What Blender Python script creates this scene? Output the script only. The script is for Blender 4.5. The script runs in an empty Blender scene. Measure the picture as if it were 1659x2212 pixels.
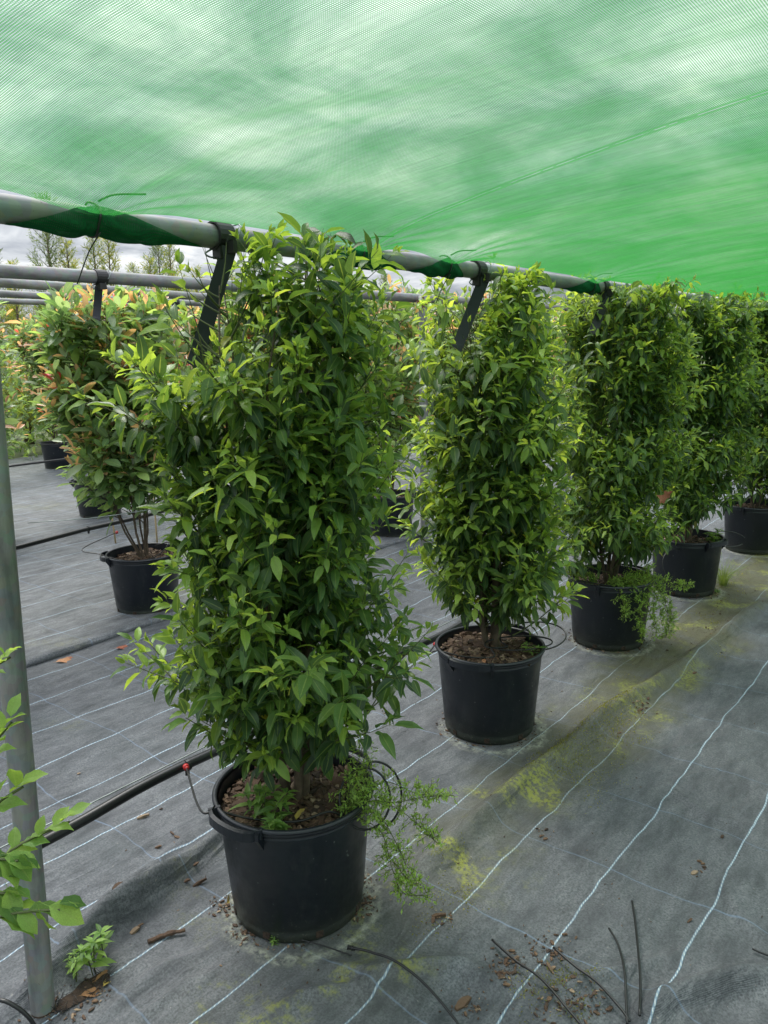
import bpy, math, random
import numpy as np
from mathutils import Vector, Matrix, noise
S = bpy.context.scene
C = S.collection
PI = math.pi
R = math.radians
rnd = random.Random(11)

# ------------------------------------------------------------------ camera, world, sun, exposure
CAM_H = 1.65; PITCH = R(11.567); ROLL = R(-1.066); ROW = R(38.27); FOC = 1684.9
cd = bpy.data.cameras.new('camera'); cam = bpy.data.objects.new('camera', cd); C.objects.link(cam)
cd.sensor_fit = 'HORIZONTAL'; cd.sensor_width = 36; cd.lens = 36 * FOC / 1659
cd.clip_start = 0.02; cd.clip_end = 2000
cam.matrix_world = Matrix.Translation((0, 0, CAM_H)) @ Matrix.Rotation(PI / 2 - PITCH, 4, 'X') @ Matrix.Rotation(ROLL, 4, 'Z')
S.camera = cam

SUN_AZ = R(-32); SUN_EL = R(60)
w = bpy.data.worlds.new('World'); S.world = w; w.use_nodes = True
nt = w.node_tree; nt.nodes.clear()
def N(t, k, **kw):
    n = t.nodes.new(k)
    for a, b in kw.items():
        if a in n.bl_rna.properties: setattr(n, a, b)
        else: n.inputs[a.replace('_', ' ')].default_value = b
    return n
def mathn(t, op, a, b=None, c=None, clamp=False):
    n = t.nodes.new('ShaderNodeMath'); n.operation = op; n.use_clamp = clamp
    for i, v in enumerate((a, b, c)):
        if v is None: continue
        if isinstance(v, (int, float)): n.inputs[i].default_value = v
        else: t.links.new(v, n.inputs[i])
    return n.outputs[0]
def ramp(t, fac, stops, interp='LINEAR'):
    n = t.nodes.new('ShaderNodeValToRGB'); cr = n.color_ramp; cr.interpolation = interp
    while len(cr.elements) < len(stops): cr.elements.new(0.5)
    for e, (p, c) in zip(cr.elements, stops):
        e.position = p
        if isinstance(c, (int, float)): c = (c, c, c)
        e.color = (*c, 1)
    t.links.new(fac, n.inputs[0]); return n.outputs[0]
def mixc(t, fac, a, b, mode='MIX'):
    n = t.nodes.new('ShaderNodeMix'); n.data_type = 'RGBA'; n.blend_type = mode
    for s, v in ((n.inputs[0], fac), (n.inputs[6], a), (n.inputs[7], b)):
        if isinstance(v, (int, float)): s.default_value = v
        elif isinstance(v, tuple): s.default_value = (*v, 1)
        else: t.links.new(v, s)
    return n.outputs[2]
def noisen(t, vec, scale, detail=4, rough=.55, dist=0.0):
    n = t.nodes.new('ShaderNodeTexNoise'); n.inputs['Scale'].default_value = scale
    n.inputs['Detail'].default_value = detail; n.inputs['Roughness'].default_value = rough
    n.inputs['Distortion'].default_value = dist
    if vec is not None: t.links.new(vec, n.inputs['Vector'])
    return n.outputs['Fac']

sky = nt.nodes.new('ShaderNodeTexSky'); sky.sky_type = 'NISHITA'; sky.sun_disc = False
sky.sun_elevation = SUN_EL; sky.sun_rotation = SUN_AZ
bg1 = nt.nodes.new('ShaderNodeBackground'); bg1.inputs[1].default_value = 0.10
nt.links.new(sky.outputs[0], bg1.inputs[0])
tc = nt.nodes.new('ShaderNodeTexCoord')
sx = nt.nodes.new('ShaderNodeSeparateXYZ'); nt.links.new(tc.outputs['Generated'], sx.inputs[0])
zz = mathn(nt, 'ADD', mathn(nt, 'MAXIMUM', sx.outputs[2], 0.0), 0.16)
cx = nt.nodes.new('ShaderNodeCombineXYZ')
nt.links.new(mathn(nt, 'DIVIDE', sx.outputs[0], zz), cx.inputs[0])
nt.links.new(mathn(nt, 'DIVIDE', sx.outputs[1], zz), cx.inputs[1])
cn = noisen(nt, cx.outputs[0], 1.7, 6, .58, .5)
cn2 = noisen(nt, cx.outputs[0], .75, 3, .5, .3)
cloud = ramp(nt, mathn(nt, 'ADD', mathn(nt, 'MULTIPLY', cn, .72), mathn(nt, 'MULTIPLY', cn2, .28)),
             [(.37, (.20, .225, .26)), (.455, (.40, .43, .49)), (.535, (.70, .73, .77)), (.65, (1.3, 1.3, 1.28))])
bg2 = nt.nodes.new('ShaderNodeBackground'); bg2.inputs[1].default_value = 1.0
alt = ramp(nt, mathn(nt, 'MAXIMUM', sx.outputs[2], 0.0), [(0, .44), (.15, .52), (.38, .80), (.75, 1.9)])   # an overcast sky is brightest overhead
cloud = mixc(nt, 1.0, cloud, alt, 'MULTIPLY')
nt.links.new(cloud, bg2.inputs[0])
cover = ramp(nt, cn2, [(.30, .80), (.5, .97)])
ms = nt.nodes.new('ShaderNodeMixShader'); nt.links.new(cover, ms.inputs[0])
nt.links.new(bg1.outputs[0], ms.inputs[1]); nt.links.new(bg2.outputs[0], ms.inputs[2])
wo = nt.nodes.new('ShaderNodeOutputWorld'); nt.links.new(ms.outputs[0], wo.inputs[0])

sl = bpy.data.lights.new('sun', 'SUN'); sl.energy = 1.7; sl.angle = R(24); sl.color = (1, .96, .88)
so = bpy.data.objects.new('sun', sl); C.objects.link(so)
sd = Vector((math.sin(SUN_AZ) * math.cos(SUN_EL), math.cos(SUN_AZ) * math.cos(SUN_EL), math.sin(SUN_EL)))
so.rotation_euler = (-sd).to_track_quat('-Z', 'Y').to_euler()

S.view_settings.view_transform = 'Standard'; S.view_settings.look = 'None'
S.view_settings.exposure = 1.08; S.view_settings.gamma = 1
S.render.engine = 'CYCLES'
S.cycles.max_bounces = 10; S.cycles.transparent_max_bounces = 24
S.cycles.transmission_bounces = 6; S.cycles.diffuse_bounces = 4

# ------------------------------------------------------------------ coordinates
P2 = Vector((math.cos(ROW), -math.sin(ROW))); D2 = Vector((math.sin(ROW), math.cos(ROW)))
def W(s, t, z=0.0):                                   # row coordinates -> world: s across the rows, t along them
    return Vector((s * P2.x + t * D2.x, s * P2.y + t * D2.y, z))
def ST(x, y): return (x * P2.x + y * P2.y, x * D2.x + y * D2.y)
def sight(px, py):
    u = px - 829.5; v = py - 1106
    u, v = u * math.cos(ROLL) + v * math.sin(ROLL), -u * math.sin(ROLL) + v * math.cos(ROLL)
    return Vector((u, FOC * math.cos(PITCH) - v * math.sin(PITCH), -v * math.cos(PITCH) - FOC * math.sin(PITCH))).normalized()
def at(px, py, z=0.0):                                # a sight line of the survey met with the height z
    u = px - 829.5; v = py - 1106
    u, v = u * math.cos(ROLL) + v * math.sin(ROLL), -u * math.sin(ROLL) + v * math.cos(ROLL)
    d = Vector((u, FOC * math.cos(PITCH) - v * math.sin(PITCH), -v * math.cos(PITCH) - FOC * math.sin(PITCH)))
    k = (z - CAM_H) / d.z
    return Vector((d.x * k, d.y * k, z))

POTS = [(-.285, 2.13), (.455, 3.25), (1.28, 4.27), (2.07, 5.19), (3.03, 6.25), (3.93, 7.30)]
POT_ST = [ST(*p) for p in POTS]
FOLD = [[ST(*at(*p).xy) for p in ((500, 1800), (395, 1890), (240, 2010), (120, 2120), (20, 2200))],
        [ST(*at(*p).xy) for p in ((1640, 1310), (1480, 1440), (1300, 1560), (1130, 1700), (960, 1850), (800, 1950))],
        [ST(*at(*p).xy) for p in ((620, 2060), (800, 2110), (1000, 2090), (1120, 2150))],
        [ST(*at(*p).xy) for p in ((1659, 2110), (1560, 2130), (1440, 2170), (1380, 2212))]]
FOLD += [[ST(*at(*p).xy) for p in q] for q in (((430, 1790), (320, 1880), (160, 2010)), ((330, 1880), (230, 1960), (110, 2070)), ((1050, 2200), (1250, 2130), (1480, 2060)), ((560, 2210), (660, 2150), (790, 2135), (900, 2150)),
         ((1180, 2212), (1290, 2165), (1400, 2150)), ((1450, 1700), (1520, 1760), (1620, 1790)), ((240, 2190), (330, 2110), (470, 2040)), ((300, 2212), (420, 2120), (560, 2060)), ((1560, 1900), (1600, 1980), (1659, 2030)))]
FOLD_P = [(.105, .034), (.065, .050), (.040, .032), (.060, .034), (.020, .020), (.025, .024), (.022, .020), (.022, .022), (.018, .018), (.014, .02), (.016, .018), (.014, .018), (.014, .02)]
def seg_dist(p, a, b):
    dx, dy = b[0] - a[0], b[1] - a[1]
    k = max(0, min(1, ((p[0] - a[0]) * dx + (p[1] - a[1]) * dy) / (dx * dx + dy * dy)))
    return math.hypot(p[0] - a[0] - k * dx, p[1] - a[1] - k * dy), k
def gz(s, t):
    h = .016 * noise.noise((s * 2.2, t * 1.6, 3)) + .006 * noise.noise((s * 5, t * 3.2, 7))
    q = noise.noise((s * 9 + t * 3.0, t * 3.5 - s * 2, 1.3))
    h += .0030 * q + .012 * max(0, noise.noise((s * 3.1 + t * 5, t * 1.1 - s * 1.5, 9.1))) ** 1.5
    if -2.6 < s < .6 and t < 6:
        h += .0035 * noise.noise((s * 14 + t * 4, t * 6, 21)) + .0016 * noise.noise((s * 30 + t * 12, t * 13, 5))
        f_ = noise.noise((s * 4.5 - t * 2.2, t * 1.7 + s, 31)); h += .011 * max(0, 1 - abs(f_) / .10) * max(0, noise.noise((s * 1.5, t * 1.5, 8)) + .15)
    if -2.5 < s < 1.5 and t < 8:
        for f, (am, wd) in zip(FOLD, FOLD_P):
            best = 9
            for i in range(len(f) - 1):
                d, k = seg_dist((s, t), f[i], f[i + 1])
                if d < best: best = d; e = (i + k) / (len(f) - 1)
            if best < .4:
                h += am * math.exp(-(best / wd) ** 2) * (math.sin(PI * min(1, max(0, e * .9 + .08))) ** .5) * (1 + .25 * noise.noise((t * 4, s * 4, 2)))
    for (a, b) in POT_ST:
        d = math.hypot(s - a, t - b)
        if d < .5:
            k = max(0, min(1, (d - .23) / .2)); h = h * k
    return h
def gW(x, y): return gz(*ST(x, y))

# ------------------------------------------------------------------ object helpers
def tag(o, label=None, cat=None, group=None, kind=None):
    if label: o['label'] = label
    if cat: o['category'] = cat
    if group: o['group'] = group
    if kind: o['kind'] = kind
    return o
def empty(name, loc, rz=0.0):
    o = bpy.data.objects.new(name, None); o.empty_display_size = .1
    C.objects.link(o); o.location = loc; o.rotation_euler = (0, 0, rz); return o
def link(name, me, parent=None, mat=None):
    o = bpy.data.objects.new(name, me); C.objects.link(o)
    if parent: o.parent = parent
    if mat and not me.materials: me.materials.append(mat)
    return o
def children(o): return [c for c in KIDS.get(o.name, [])]
def copy_tree(o, parent=None):
    c = o.copy(); C.objects.link(c); c.parent = parent
    for ch in list(o.children): copy_tree(ch, c)
    return c
def qmesh(name, V, F, smooth=True, attrs=None):
    me = bpy.data.meshes.new(name); V = np.asarray(V, np.float32); F = np.asarray(F, np.int32)
    k = F.shape[1]
    me.vertices.add(len(V)); me.vertices.foreach_set('co', V.ravel())
    me.loops.add(F.size); me.loops.foreach_set('vertex_index', F.ravel())
    me.polygons.add(len(F)); me.polygons.foreach_set('loop_start', np.arange(0, F.size, k, dtype=np.int32))
    me.polygons.foreach_set('use_smooth', np.full(len(F), smooth, bool))
    me.update(calc_edges=True)
    for n, (ty, arr) in (attrs or {}).items():
        a = me.attributes.new(n, ty, 'POINT')
        a.data.foreach_set('color' if ty == 'FLOAT_COLOR' else 'vector', np.asarray(arr, np.float32).ravel())
    return me
class MB:
    def __init__(s): s.v = []; s.f = []
    def add(s, vs, fs):
        o = len(s.v); s.v += [tuple(v) for v in vs]; s.f += [tuple(i + o for i in f) for f in fs]
    def tube(s, pts, rad, k=8, cap=True):
        pts = [Vector(p) for p in pts]; n = len(pts); o = len(s.v); up = None
        for i, p in enumerate(pts):
            d = (pts[min(i + 1, n - 1)] - pts[max(i - 1, 0)]).normalized()
            if up is None: up = d.orthogonal().normalized()
            else: up = (up - d * up.dot(d)).normalized()
            b = d.cross(up); r = rad[i] if isinstance(rad, (list, tuple)) else rad
            for j in range(k):
                a = 2 * PI * j / k; s.v.append(tuple(p + (up * math.cos(a) + b * math.sin(a)) * r))
        for i in range(n - 1):
            for j in range(k):
                s.f.append((o + i * k + j, o + i * k + (j + 1) % k, o + (i + 1) * k + (j + 1) % k, o + (i + 1) * k + j))
        if cap:
            s.f.append(tuple(o + j for j in range(k))[::-1]); s.f.append(tuple(o + (n - 1) * k + j for j in range(k)))
    def lathe(s, prof, k=64, wob=None):
        o = len(s.v); n = len(prof)
        for (r, z) in prof:
            for j in range(k):
                a = 2 * PI * j / k; s.v.append((r * math.cos(a), r * math.sin(a), z))
        for i in range(n - 1):
            for j in range(k):
                s.f.append((o + i * k + j, o + i * k + (j + 1) % k, o + (i + 1) * k + (j + 1) % k, o + (i + 1) * k + j))
    def box(s, c, d, rot=None):
        M = rot or Matrix.Identity(3); vs = []
        for x in (-1, 1):
            for y in (-1, 1):
                for z in (-1, 1):
                    vs.append(Vector(c) + M @ Vector((x * d[0] / 2, y * d[1] / 2, z * d[2] / 2)))
        s.add(vs, [(0, 1, 3, 2), (4, 6, 7, 5), (0, 4, 5, 1), (2, 3, 7, 6), (0, 2, 6, 4), (1, 5, 7, 3)])
    def mesh(s, name, smooth=True):
        me = bpy.data.meshes.new(name); me.from_pydata(s.v, [], s.f)
        if smooth: me.polygons.foreach_set('use_smooth', [True] * len(me.polygons))
        me.update(); return me
    def build(s, name, mat, parent=None, smooth=True):
        return link(name, s.mesh(name, smooth), parent, mat)
def spline(pts, n=8):                                  # Catmull-Rom through the points
    p = [Vector(q) for q in pts]; p = [p[0] * 2 - p[1]] + p + [p[-1] * 2 - p[-2]]; out = []
    for i in range(1, len(p) - 2):
        for j in range(n):
            u = j / n
            out.append(.5 * ((2 * p[i]) + (-p[i - 1] + p[i + 1]) * u + (2 * p[i - 1] - 5 * p[i] + 4 * p[i + 1] - p[i + 2]) * u * u + (-p[i - 1] + 3 * p[i] - 3 * p[i + 1] + p[i + 2]) * u ** 3))
    out.append(p[-2]); return out

# ------------------------------------------------------------------ materials
def newmat(name):
    m = bpy.data.materials.new(name); m.use_nodes = True; t = m.node_tree
    b = t.nodes['Principled BSDF']; o = t.nodes['Material Output']; return m, t, b, o
def bump(t, b, h, strength=.3, dist=.01):
    n = t.nodes.new('ShaderNodeBump'); n.inputs['Strength'].default_value = strength; n.inputs['Distance'].default_value = dist
    t.links.new(h, n.inputs['Height']); t.links.new(n.outputs[0], b.inputs['Normal']); return n
def objc(t):
    return t.nodes.new('ShaderNodeTexCoord').outputs['Object']
def plain(name, col, rough=.6, var=.25, scale=8, bmp=.15, metal=0, spec=.5, col2=None, bscale=60):
    m, t, b, o = newmat(name); c = objc(t)
    f = noisen(t, c, scale, 5)
    c2 = col2 or tuple(x * (1 - var) for x in col)
    t.links.new(ramp(t, f, [(.35, c2), (.65, col)]), b.inputs['Base Color'])
    b.inputs['Roughness'].default_value = rough; b.inputs['Metallic'].default_value = metal
    b.inputs['Specular IOR Level'].default_value = spec
    bump(t, b, noisen(t, c, bscale, 3), bmp, .003); return m

def leaf_mat(name, trans=.38, rough=.36, vein=.5, tgain=(2.6, 2.2, 1.2), spots=False):
    m, t, b, o = newmat(name)
    at1 = t.nodes.new('ShaderNodeAttribute'); at1.attribute_name = 'tint'
    at2 = t.nodes.new('ShaderNodeAttribute'); at2.attribute_name = 'lp'
    oi = t.nodes.new('ShaderNodeObjectInfo')
    sp = t.nodes.new('ShaderNodeSeparateXYZ'); t.links.new(at2.outputs['Vector'], sp.inputs[0])
    rv = mathn(t, 'ADD', mathn(t, 'MULTIPLY', oi.outputs['Random'], .5), .75)
    hs = t.nodes.new('ShaderNodeHueSaturation'); t.links.new(at1.outputs['Color'], hs.inputs['Color'])
    t.links.new(rv, hs.inputs['Value']); t.links.new(mathn(t, 'ADD', mathn(t, 'MULTIPLY', oi.outputs['Random'], -.03), .515), hs.inputs['Hue'])
    a = mathn(t, 'ABSOLUTE', sp.outputs[0])
    mid = ramp(t, a, [(.03, 1.0), (.14, 0.0)])
    # side veins run obliquely off the midrib
    ph = mathn(t, 'MULTIPLY', mathn(t, 'SUBTRACT', sp.outputs[1], mathn(t, 'MULTIPLY', a, .22)), 58)
    sv = mathn(t, 'MULTIPLY', mathn(t, 'SINE', ph), .5)
    col = mixc(t, mathn(t, 'MULTIPLY', mid, vein), hs.outputs[0], (.26, .36, .12))
    g = t.nodes.new('ShaderNodeTexCoord')
    nn = noisen(t, g.outputs['Object'], 30, 3)
    col = mixc(t, .35, col, mixc(t, 1.0, col, ramp(t, nn, [(.3, .55), (.7, 1.35)]), 'MULTIPLY'))
    # the underside is paler and duller
    geo = t.nodes.new('ShaderNodeNewGeometry')
    col2 = mixc(t, mathn(t, 'MULTIPLY', geo.outputs['Backfacing'], .35), col, (.17, .24, .10))
    t.links.new(col2, b.inputs['Base Color'])
    t.links.new(mathn(t, 'ADD', mathn(t, 'MULTIPLY', geo.outputs['Backfacing'], .25), rough), b.inputs['Roughness'])
    b.inputs['Specular IOR Level'].default_value = .45
    bump(t, b, mathn(t, 'SUBTRACT', mathn(t, 'MULTIPLY', sv, .35), mathn(t, 'MULTIPLY', mid, 1.0)), .35, .0012)
    tr = t.nodes.new('ShaderNodeBsdfTranslucent')
    t.links.new(mixc(t, 1.0, col, tgain, 'MULTIPLY'), tr.inputs[0])
    mx = t.nodes.new('ShaderNodeMixShader'); mx.inputs[0].default_value = trans
    t.links.new(b.outputs[0], mx.inputs[1]); t.links.new(tr.outputs[0], mx.inputs[2]); t.links.new(mx.outputs[0], o.inputs[0])
    return m

M = {}
M['laurel'] = leaf_mat('laurel_leaf', .45, .37, .5, (3.2, 2.5, 1.1))
M['photinia'] = leaf_mat('photinia_leaf', .42, .34, .45, (2.6, 2.6, 1.5))
M['weed'] = leaf_mat('weed_leaf', .45, .55, .4)
M['conifer'] = leaf_mat('conifer_leaf', .35, .7, .0)
M['pot'] = plain('pot_plastic', (.011, .015, .022), .40, .3, 5, .05, spec=.5, bscale=150)
# pots carry pale splash and lime marks near the foot
m, t, b, o = newmat('pot_body'); c = objc(t)
sp = t.nodes.new('ShaderNodeSeparateXYZ'); t.links.new(c, sp.inputs[0])
low = ramp(t, sp.outputs[2], [(0.0, 1.0), (.13, .12), (.3, .04)])
spk = ramp(t, noisen(t, c, 130, 4, .7), [(.60, 0.0), (.66, 1.0)])
dust = ramp(t, noisen(t, c, 14, 5), [(.4, 0.0), (.7, 1.0)])
base = mixc(t, mathn(t, 'MULTIPLY', dust, .5), (.009, .013, .021), (.018, .026, .030))
base = mixc(t, mathn(t, 'MULTIPLY', mathn(t, 'MULTIPLY', low, spk), .75), base, (.22, .23, .18))
base = mixc(t, mathn(t, 'MULTIPLY', mathn(t, 'POWER', low, 2.5), .35), base, (.09, .10, .05))
mps = t.nodes.new('ShaderNodeMapping'); mps.inputs['Scale'].default_value = (1, 1, .25); t.links.new(c, mps.inputs[0])
run = ramp(t, noisen(t, mps.outputs[0], 26, 5, .7), [(.56, 0.0), (.72, 1.0)]); base = mixc(t, mathn(t, 'MULTIPLY', run, .28), base, (.075, .08, .075))
scr = ramp(t, noisen(t, c, 52, 2, .5), [(.735, 0.0), (.75, 1.0)]); base = mixc(t, mathn(t, 'MULTIPLY', scr, .5), base, (.25, .27, .26))
t.links.new(base, b.inputs['Base Color'])
t.links.new(ramp(t, dust, [(0, .34), (1, .55)]), b.inputs['Roughness']); M['pot_body'] = m
bump(t, b, noisen(t, c, 9, 3), .12, .01)

M['bark_stem'] = plain('woody_stem', (.13, .095, .065), .8, .5, 30, .6, bscale=90)
M['twig'] = plain('green_twig', (.10, .12, .04), .6, .4, 20, .2)
M['red_twig'] = plain('red_twig', (.13, .10, .06), .6, .4, 20, .2)
M['soil'] = plain('potting_soil', (.045, .028, .018), .95, .6, 40, 1.0, bscale=120)
def varmat(name, stops, rough=.85, bs=70, bmp=.6):
    m, t, b, o = newmat(name); oi = t.nodes.new('ShaderNodeObjectInfo'); c = objc(t)
    at1 = t.nodes.new('ShaderNodeAttribute'); at1.attribute_name = 'lp'
    f = mathn(t, 'FRACT', mathn(t, 'ADD', oi.outputs['Random'], at1.outputs['Fac']))
    col = ramp(t, f, stops)
    nn = noisen(t, c, bs, 4)
    col = mixc(t, 1.0, col, ramp(t, nn, [(.3, .45), (.7, 1.35)]), 'MULTIPLY')
    t.links.new(col, b.inputs['Base Color']); b.inputs['Roughness'].default_value = rough
    bump(t, b, nn, bmp, .003); return m
M['bark'] = varmat('bark_mulch', [(0, (.06, .032, .02)), (.3, (.14, .085, .05)), (.5, (.035, .022, .016)), (.78, (.12, .07, .04)), (.9, (.32, .24, .16)), (1, (.09, .05, .03))])
M['dead_leaf'] = varmat('dead_leaf', [(0, (.30, .09, .05)), (.5, (.42, .20, .09)), (1, (.25, .13, .05))], .6)
M['yellow_leaf'] = plain('yellow_leaf', (.55, .42, .10), .6, .4, 30, .2)
M['hose'] = plain('black_polythene', (.012, .013, .014), .38, .3, 10, .05)
M['strap'] = plain('dark_strap', (.009, .013, .019), .5, .3, 12, .06)
M['bracket'] = plain('black_bracket', (.015, .015, .016), .5, .3, 20, .1)
M['red_cap'] = plain('red_plastic', (.45, .02, .02), .4, .2, 10, .05)
M['wire'] = plain('steel_wire', (.30, .34, .33), .45, .3, 20, .05, metal=.6)
M['cane'] = plain('bamboo_cane', (.50, .38, .20), .6, .3, 20, .2)
M['bolt'] = plain('rusty_bolt', (.18, .09, .05), .7, .5, 60, .4, metal=.3)
M['rust'] = plain('rusty_band', (.35, .14, .06), .8, .5, 40, .4)
def galv(name, tint):
    m, t, b, o = newmat(name); c = objc(t)
    mp = t.nodes.new('ShaderNodeMapping'); mp.inputs['Scale'].default_value = (1, 1, .12); t.links.new(c, mp.inputs[0])
    f = noisen(t, mp.outputs[0], 28, 6, .65); g = noisen(t, c, 6, 4)
    vo = t.nodes.new('ShaderNodeTexVoronoi'); vo.inputs['Scale'].default_value = 45; t.links.new(c, vo.inputs['Vector'])
    col = ramp(t, mathn(t, 'ADD', mathn(t, 'MULTIPLY', f, .6), mathn(t, 'MULTIPLY', g, .4)),
               [(.36, tuple(x * .55 for x in tint)), (.5, tint), (.64, tuple(min(1, x * 1.35) for x in tint))])
    col = mixc(t, .18, col, vo.outputs['Color'], 'MULTIPLY')
    drt = ramp(t, noisen(t, c, 90, 3), [(.68, 0.0), (.76, 1.0)])
    col = mixc(t, mathn(t, 'MULTIPLY', drt, .6), col, (.07, .07, .05))
    t.links.new(col, b.inputs['Base Color']); b.inputs['Metallic'].default_value = .15
    t.links.new(ramp(t, g, [(.3, .42), (.7, .62)]), b.inputs['Roughness'])
    bump(t, b, f, .12, .002); return m
M['galv'] = galv('galvanised_steel', (.215, .225, .215))

# woven weed-control membrane: printed tracer threads, dust, algae and moss stains
def cloth_mat(name, s0, ps, t0, pt, moss=True, dusty=.5):
    m, t, b, o = newmat(name); c = objc(t)
    sp = t.nodes.new('ShaderNodeSeparateXYZ'); t.links.new(c, sp.inputs[0])
    wv = noisen(t, c, 3.2, 2, .5); wv2 = noisen(t, c, 40, 2, .5)
    wob = mathn(t, 'ADD', mathn(t, 'MULTIPLY', mathn(t, 'SUBTRACT', wv, .5), .045), mathn(t, 'MULTIPLY', mathn(t, 'SUBTRACT', wv2, .5), .003))
    s = mathn(t, 'ADD', sp.outputs[0], wob); tt = mathn(t, 'ADD', sp.outputs[1], mathn(t, 'MULTIPLY', wob, 1.6))
    def lines(v, o0, per, hw, aa):
        k = mathn(t, 'DIVIDE', mathn(t, 'SUBTRACT', v, o0), per)
        d = mathn(t, 'MULTIPLY', mathn(t, 'ABSOLUTE', mathn(t, 'SUBTRACT', k, mathn(t, 'ROUND', k))), per)
        return mathn(t, 'SUBTRACT', 1.0, mathn(t, 'DIVIDE', mathn(t, 'SUBTRACT', d, hw), aa), clamp=True)
    # base weave
    big = noisen(t, c, 1.6, 6, .6); mid = noisen(t, c, 9, 6, .65); fine = noisen(t, c, 160, 3, .6)
    col = ramp(t, mid, [(.3, (.024, .029, .034)), (.7, (.056, .062, .069))])
    hue = noisen(t, c, 1.1, 4, .6, 1.0)
    col = mixc(t, .55, col, mixc(t, 1.0, col, ramp(t, hue, [(.35, (.92, 1.05, 1.04)), (.5, (1, 1, 1.04)), (.65, (1.06, .98, 1.05))]), 'MULTIPLY'))
    mp = t.nodes.new('ShaderNodeMapping'); mp.inputs['Scale'].default_value = (3.2, 1, 1); t.links.new(c, mp.inputs[0])
    streak = noisen(t, mp.outputs[0], 4.2, 8, .75)
    dm = mathn(t, 'MULTIPLY', ramp(t, streak, [(.34, .08), (.70, .95)]), dusty)
    dm = mathn(t, 'MULTIPLY', dm, ramp(t, fine, [(.35, .25), (.6, 1.1)]))
    col = mixc(t, dm, col, (.235, .25, .265))
    wa = mathn(t, 'SINE', mathn(t, 'MULTIPLY', sp.outputs[0], 2 * PI / .0042)); wb = mathn(t, 'SINE', mathn(t, 'MULTIPLY', sp.outputs[1], 2 * PI / .0034))
    weave = mathn(t, 'MULTIPLY', wa, wb)
    col = mixc(t, .5, col, mixc(t, 1.0, col, ramp(t, mathn(t, 'ADD', mathn(t, 'MULTIPLY', weave, .5), .5), [(0, .55), (1, 1.45)]), 'MULTIPLY'))
    # tracer threads
    l1 = lines(s, s0, ps, .0012, .0012); l1w = lines(s, s0, ps, .0024, .0016)
    chain = ramp(t, mathn(t, 'SINE', mathn(t, 'MULTIPLY', mathn(t, 'ADD', sp.outputs[1], mathn(t, 'MULTIPLY', sp.outputs[0], 2.0)), 2 * PI / .015)), [(0, .12), (.7, 1.0)])
    wear = ramp(t, noisen(t, c, 3.5, 5, .7), [(.28, .30), (.55, 1.0)])
    col = mixc(t, mathn(t, 'MULTIPLY', l1w, mathn(t, 'MULTIPLY', wear, .65)), col, (.22, .36, .50))
    col = mixc(t, mathn(t, 'MULTIPLY', l1, mathn(t, 'MULTIPLY', wear, chain)), col, (.62, .66, .65))
    l2 = lines(tt, t0, pt, .0012, .0025)
    col = mixc(t, mathn(t, 'MULTIPLY', l2, mathn(t, 'MULTIPLY', wear, .42)), col, (.20, .29, .42))
    if moss:
        # strip of algae where the pots drain, thickest between the pots and the aisle
        sc = mathn(t, 'ADD', sp.outputs[0], mathn(t, 'MULTIPLY', mathn(t, 'SUBTRACT', big, .5), .55))
        band = ramp(t, mathn(t, 'ADD', mathn(t, 'MULTIPLY', sc, .5), 1.0), [(.22, 0.0), (.31, 1.0), (.43, .9), (.51, 0.0)])   # s -1.48 .. -1.0
        far = ramp(t, mathn(t, 'DIVIDE', sp.outputs[1], 10.0), [(.12, .12), (.26, .6), (.42, 1.0)])
        bm = mathn(t, 'MULTIPLY', mathn(t, 'MULTIPLY', band, far), ramp(t, noisen(t, c, 5, 7, .75), [(.26, 0.0), (.50, 1.0)]))
        col = mixc(t, mathn(t, 'MULTIPLY', bm, .85), col, mixc(t, noisen(t, c, 22, 5), (.050, .046, .022), (.105, .105, .035)))
        pt_ = ramp(t, noisen(t, c, 3.4, 7, .7), [(.52, 0.0), (.62, 1.0)])
        bm2 = mathn(t, 'MULTIPLY', mathn(t, 'MULTIPLY', band, pt_), ramp(t, noisen(t, c, 60, 4, .7), [(.42, 0.0), (.55, 1.0)]))
        col = mixc(t, mathn(t, 'MULTIPLY', bm2, .9), col, (.25, .27, .04))
        st2 = mathn(t, 'MULTIPLY', ramp(t, noisen(t, c, 1.3, 8, .75), [(.60, 0.0), (.72, 1.0)]), ramp(t, noisen(t, c, 70, 4, .7), [(.42, 0.0), (.6, .8)]))
        col = mixc(t, mathn(t, 'MULTIPLY', st2, .7), col, (.20, .21, .05))
        # lime tide marks round each pot foot
        for (a, bb) in POT_ST[:5]:
            vd = t.nodes.new('ShaderNodeVectorMath'); vd.operation = 'DISTANCE'
            t.links.new(c, vd.inputs[0]); vd.inputs[1].default_value = (a + .035, bb - .02, 0)
            rg = ramp(t, mathn(t, 'ADD', vd.outputs['Value'], mathn(t, 'MULTIPLY', mathn(t, 'SUBTRACT', noisen(t, c, 12, 5, .7), .5), .10)), [(.19, 0.0), (.215, 1.0), (.25, 0.0)])
            col = mixc(t, mathn(t, 'MULTIPLY', mathn(t, 'MULTIPLY', rg, .75), ramp(t, noisen(t, c, 45, 5, .7), [(.4, .0), (.6, 1.0)])), col, (.40, .42, .34))
    else:
        st2 = mathn(t, 'MULTIPLY', ramp(t, noisen(t, c, 1.0, 8, .75), [(.55, 0.0), (.7, 1.0)]), ramp(t, noisen(t, c, 40, 4, .7), [(.4, 0.0), (.6, .8)]))
        col = mixc(t, mathn(t, 'MULTIPLY', st2, .6), col, (.17, .17, .05))
    spk = ramp(t, noisen(t, c, 75, 2, .5), [(.735, 0.0), (.76, 1.0)])
    col = mixc(t, mathn(t, 'MULTIPLY', spk, .5), col, (.33, .31, .28))
    t.links.new(col, b.inputs['Base Color'])
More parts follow.
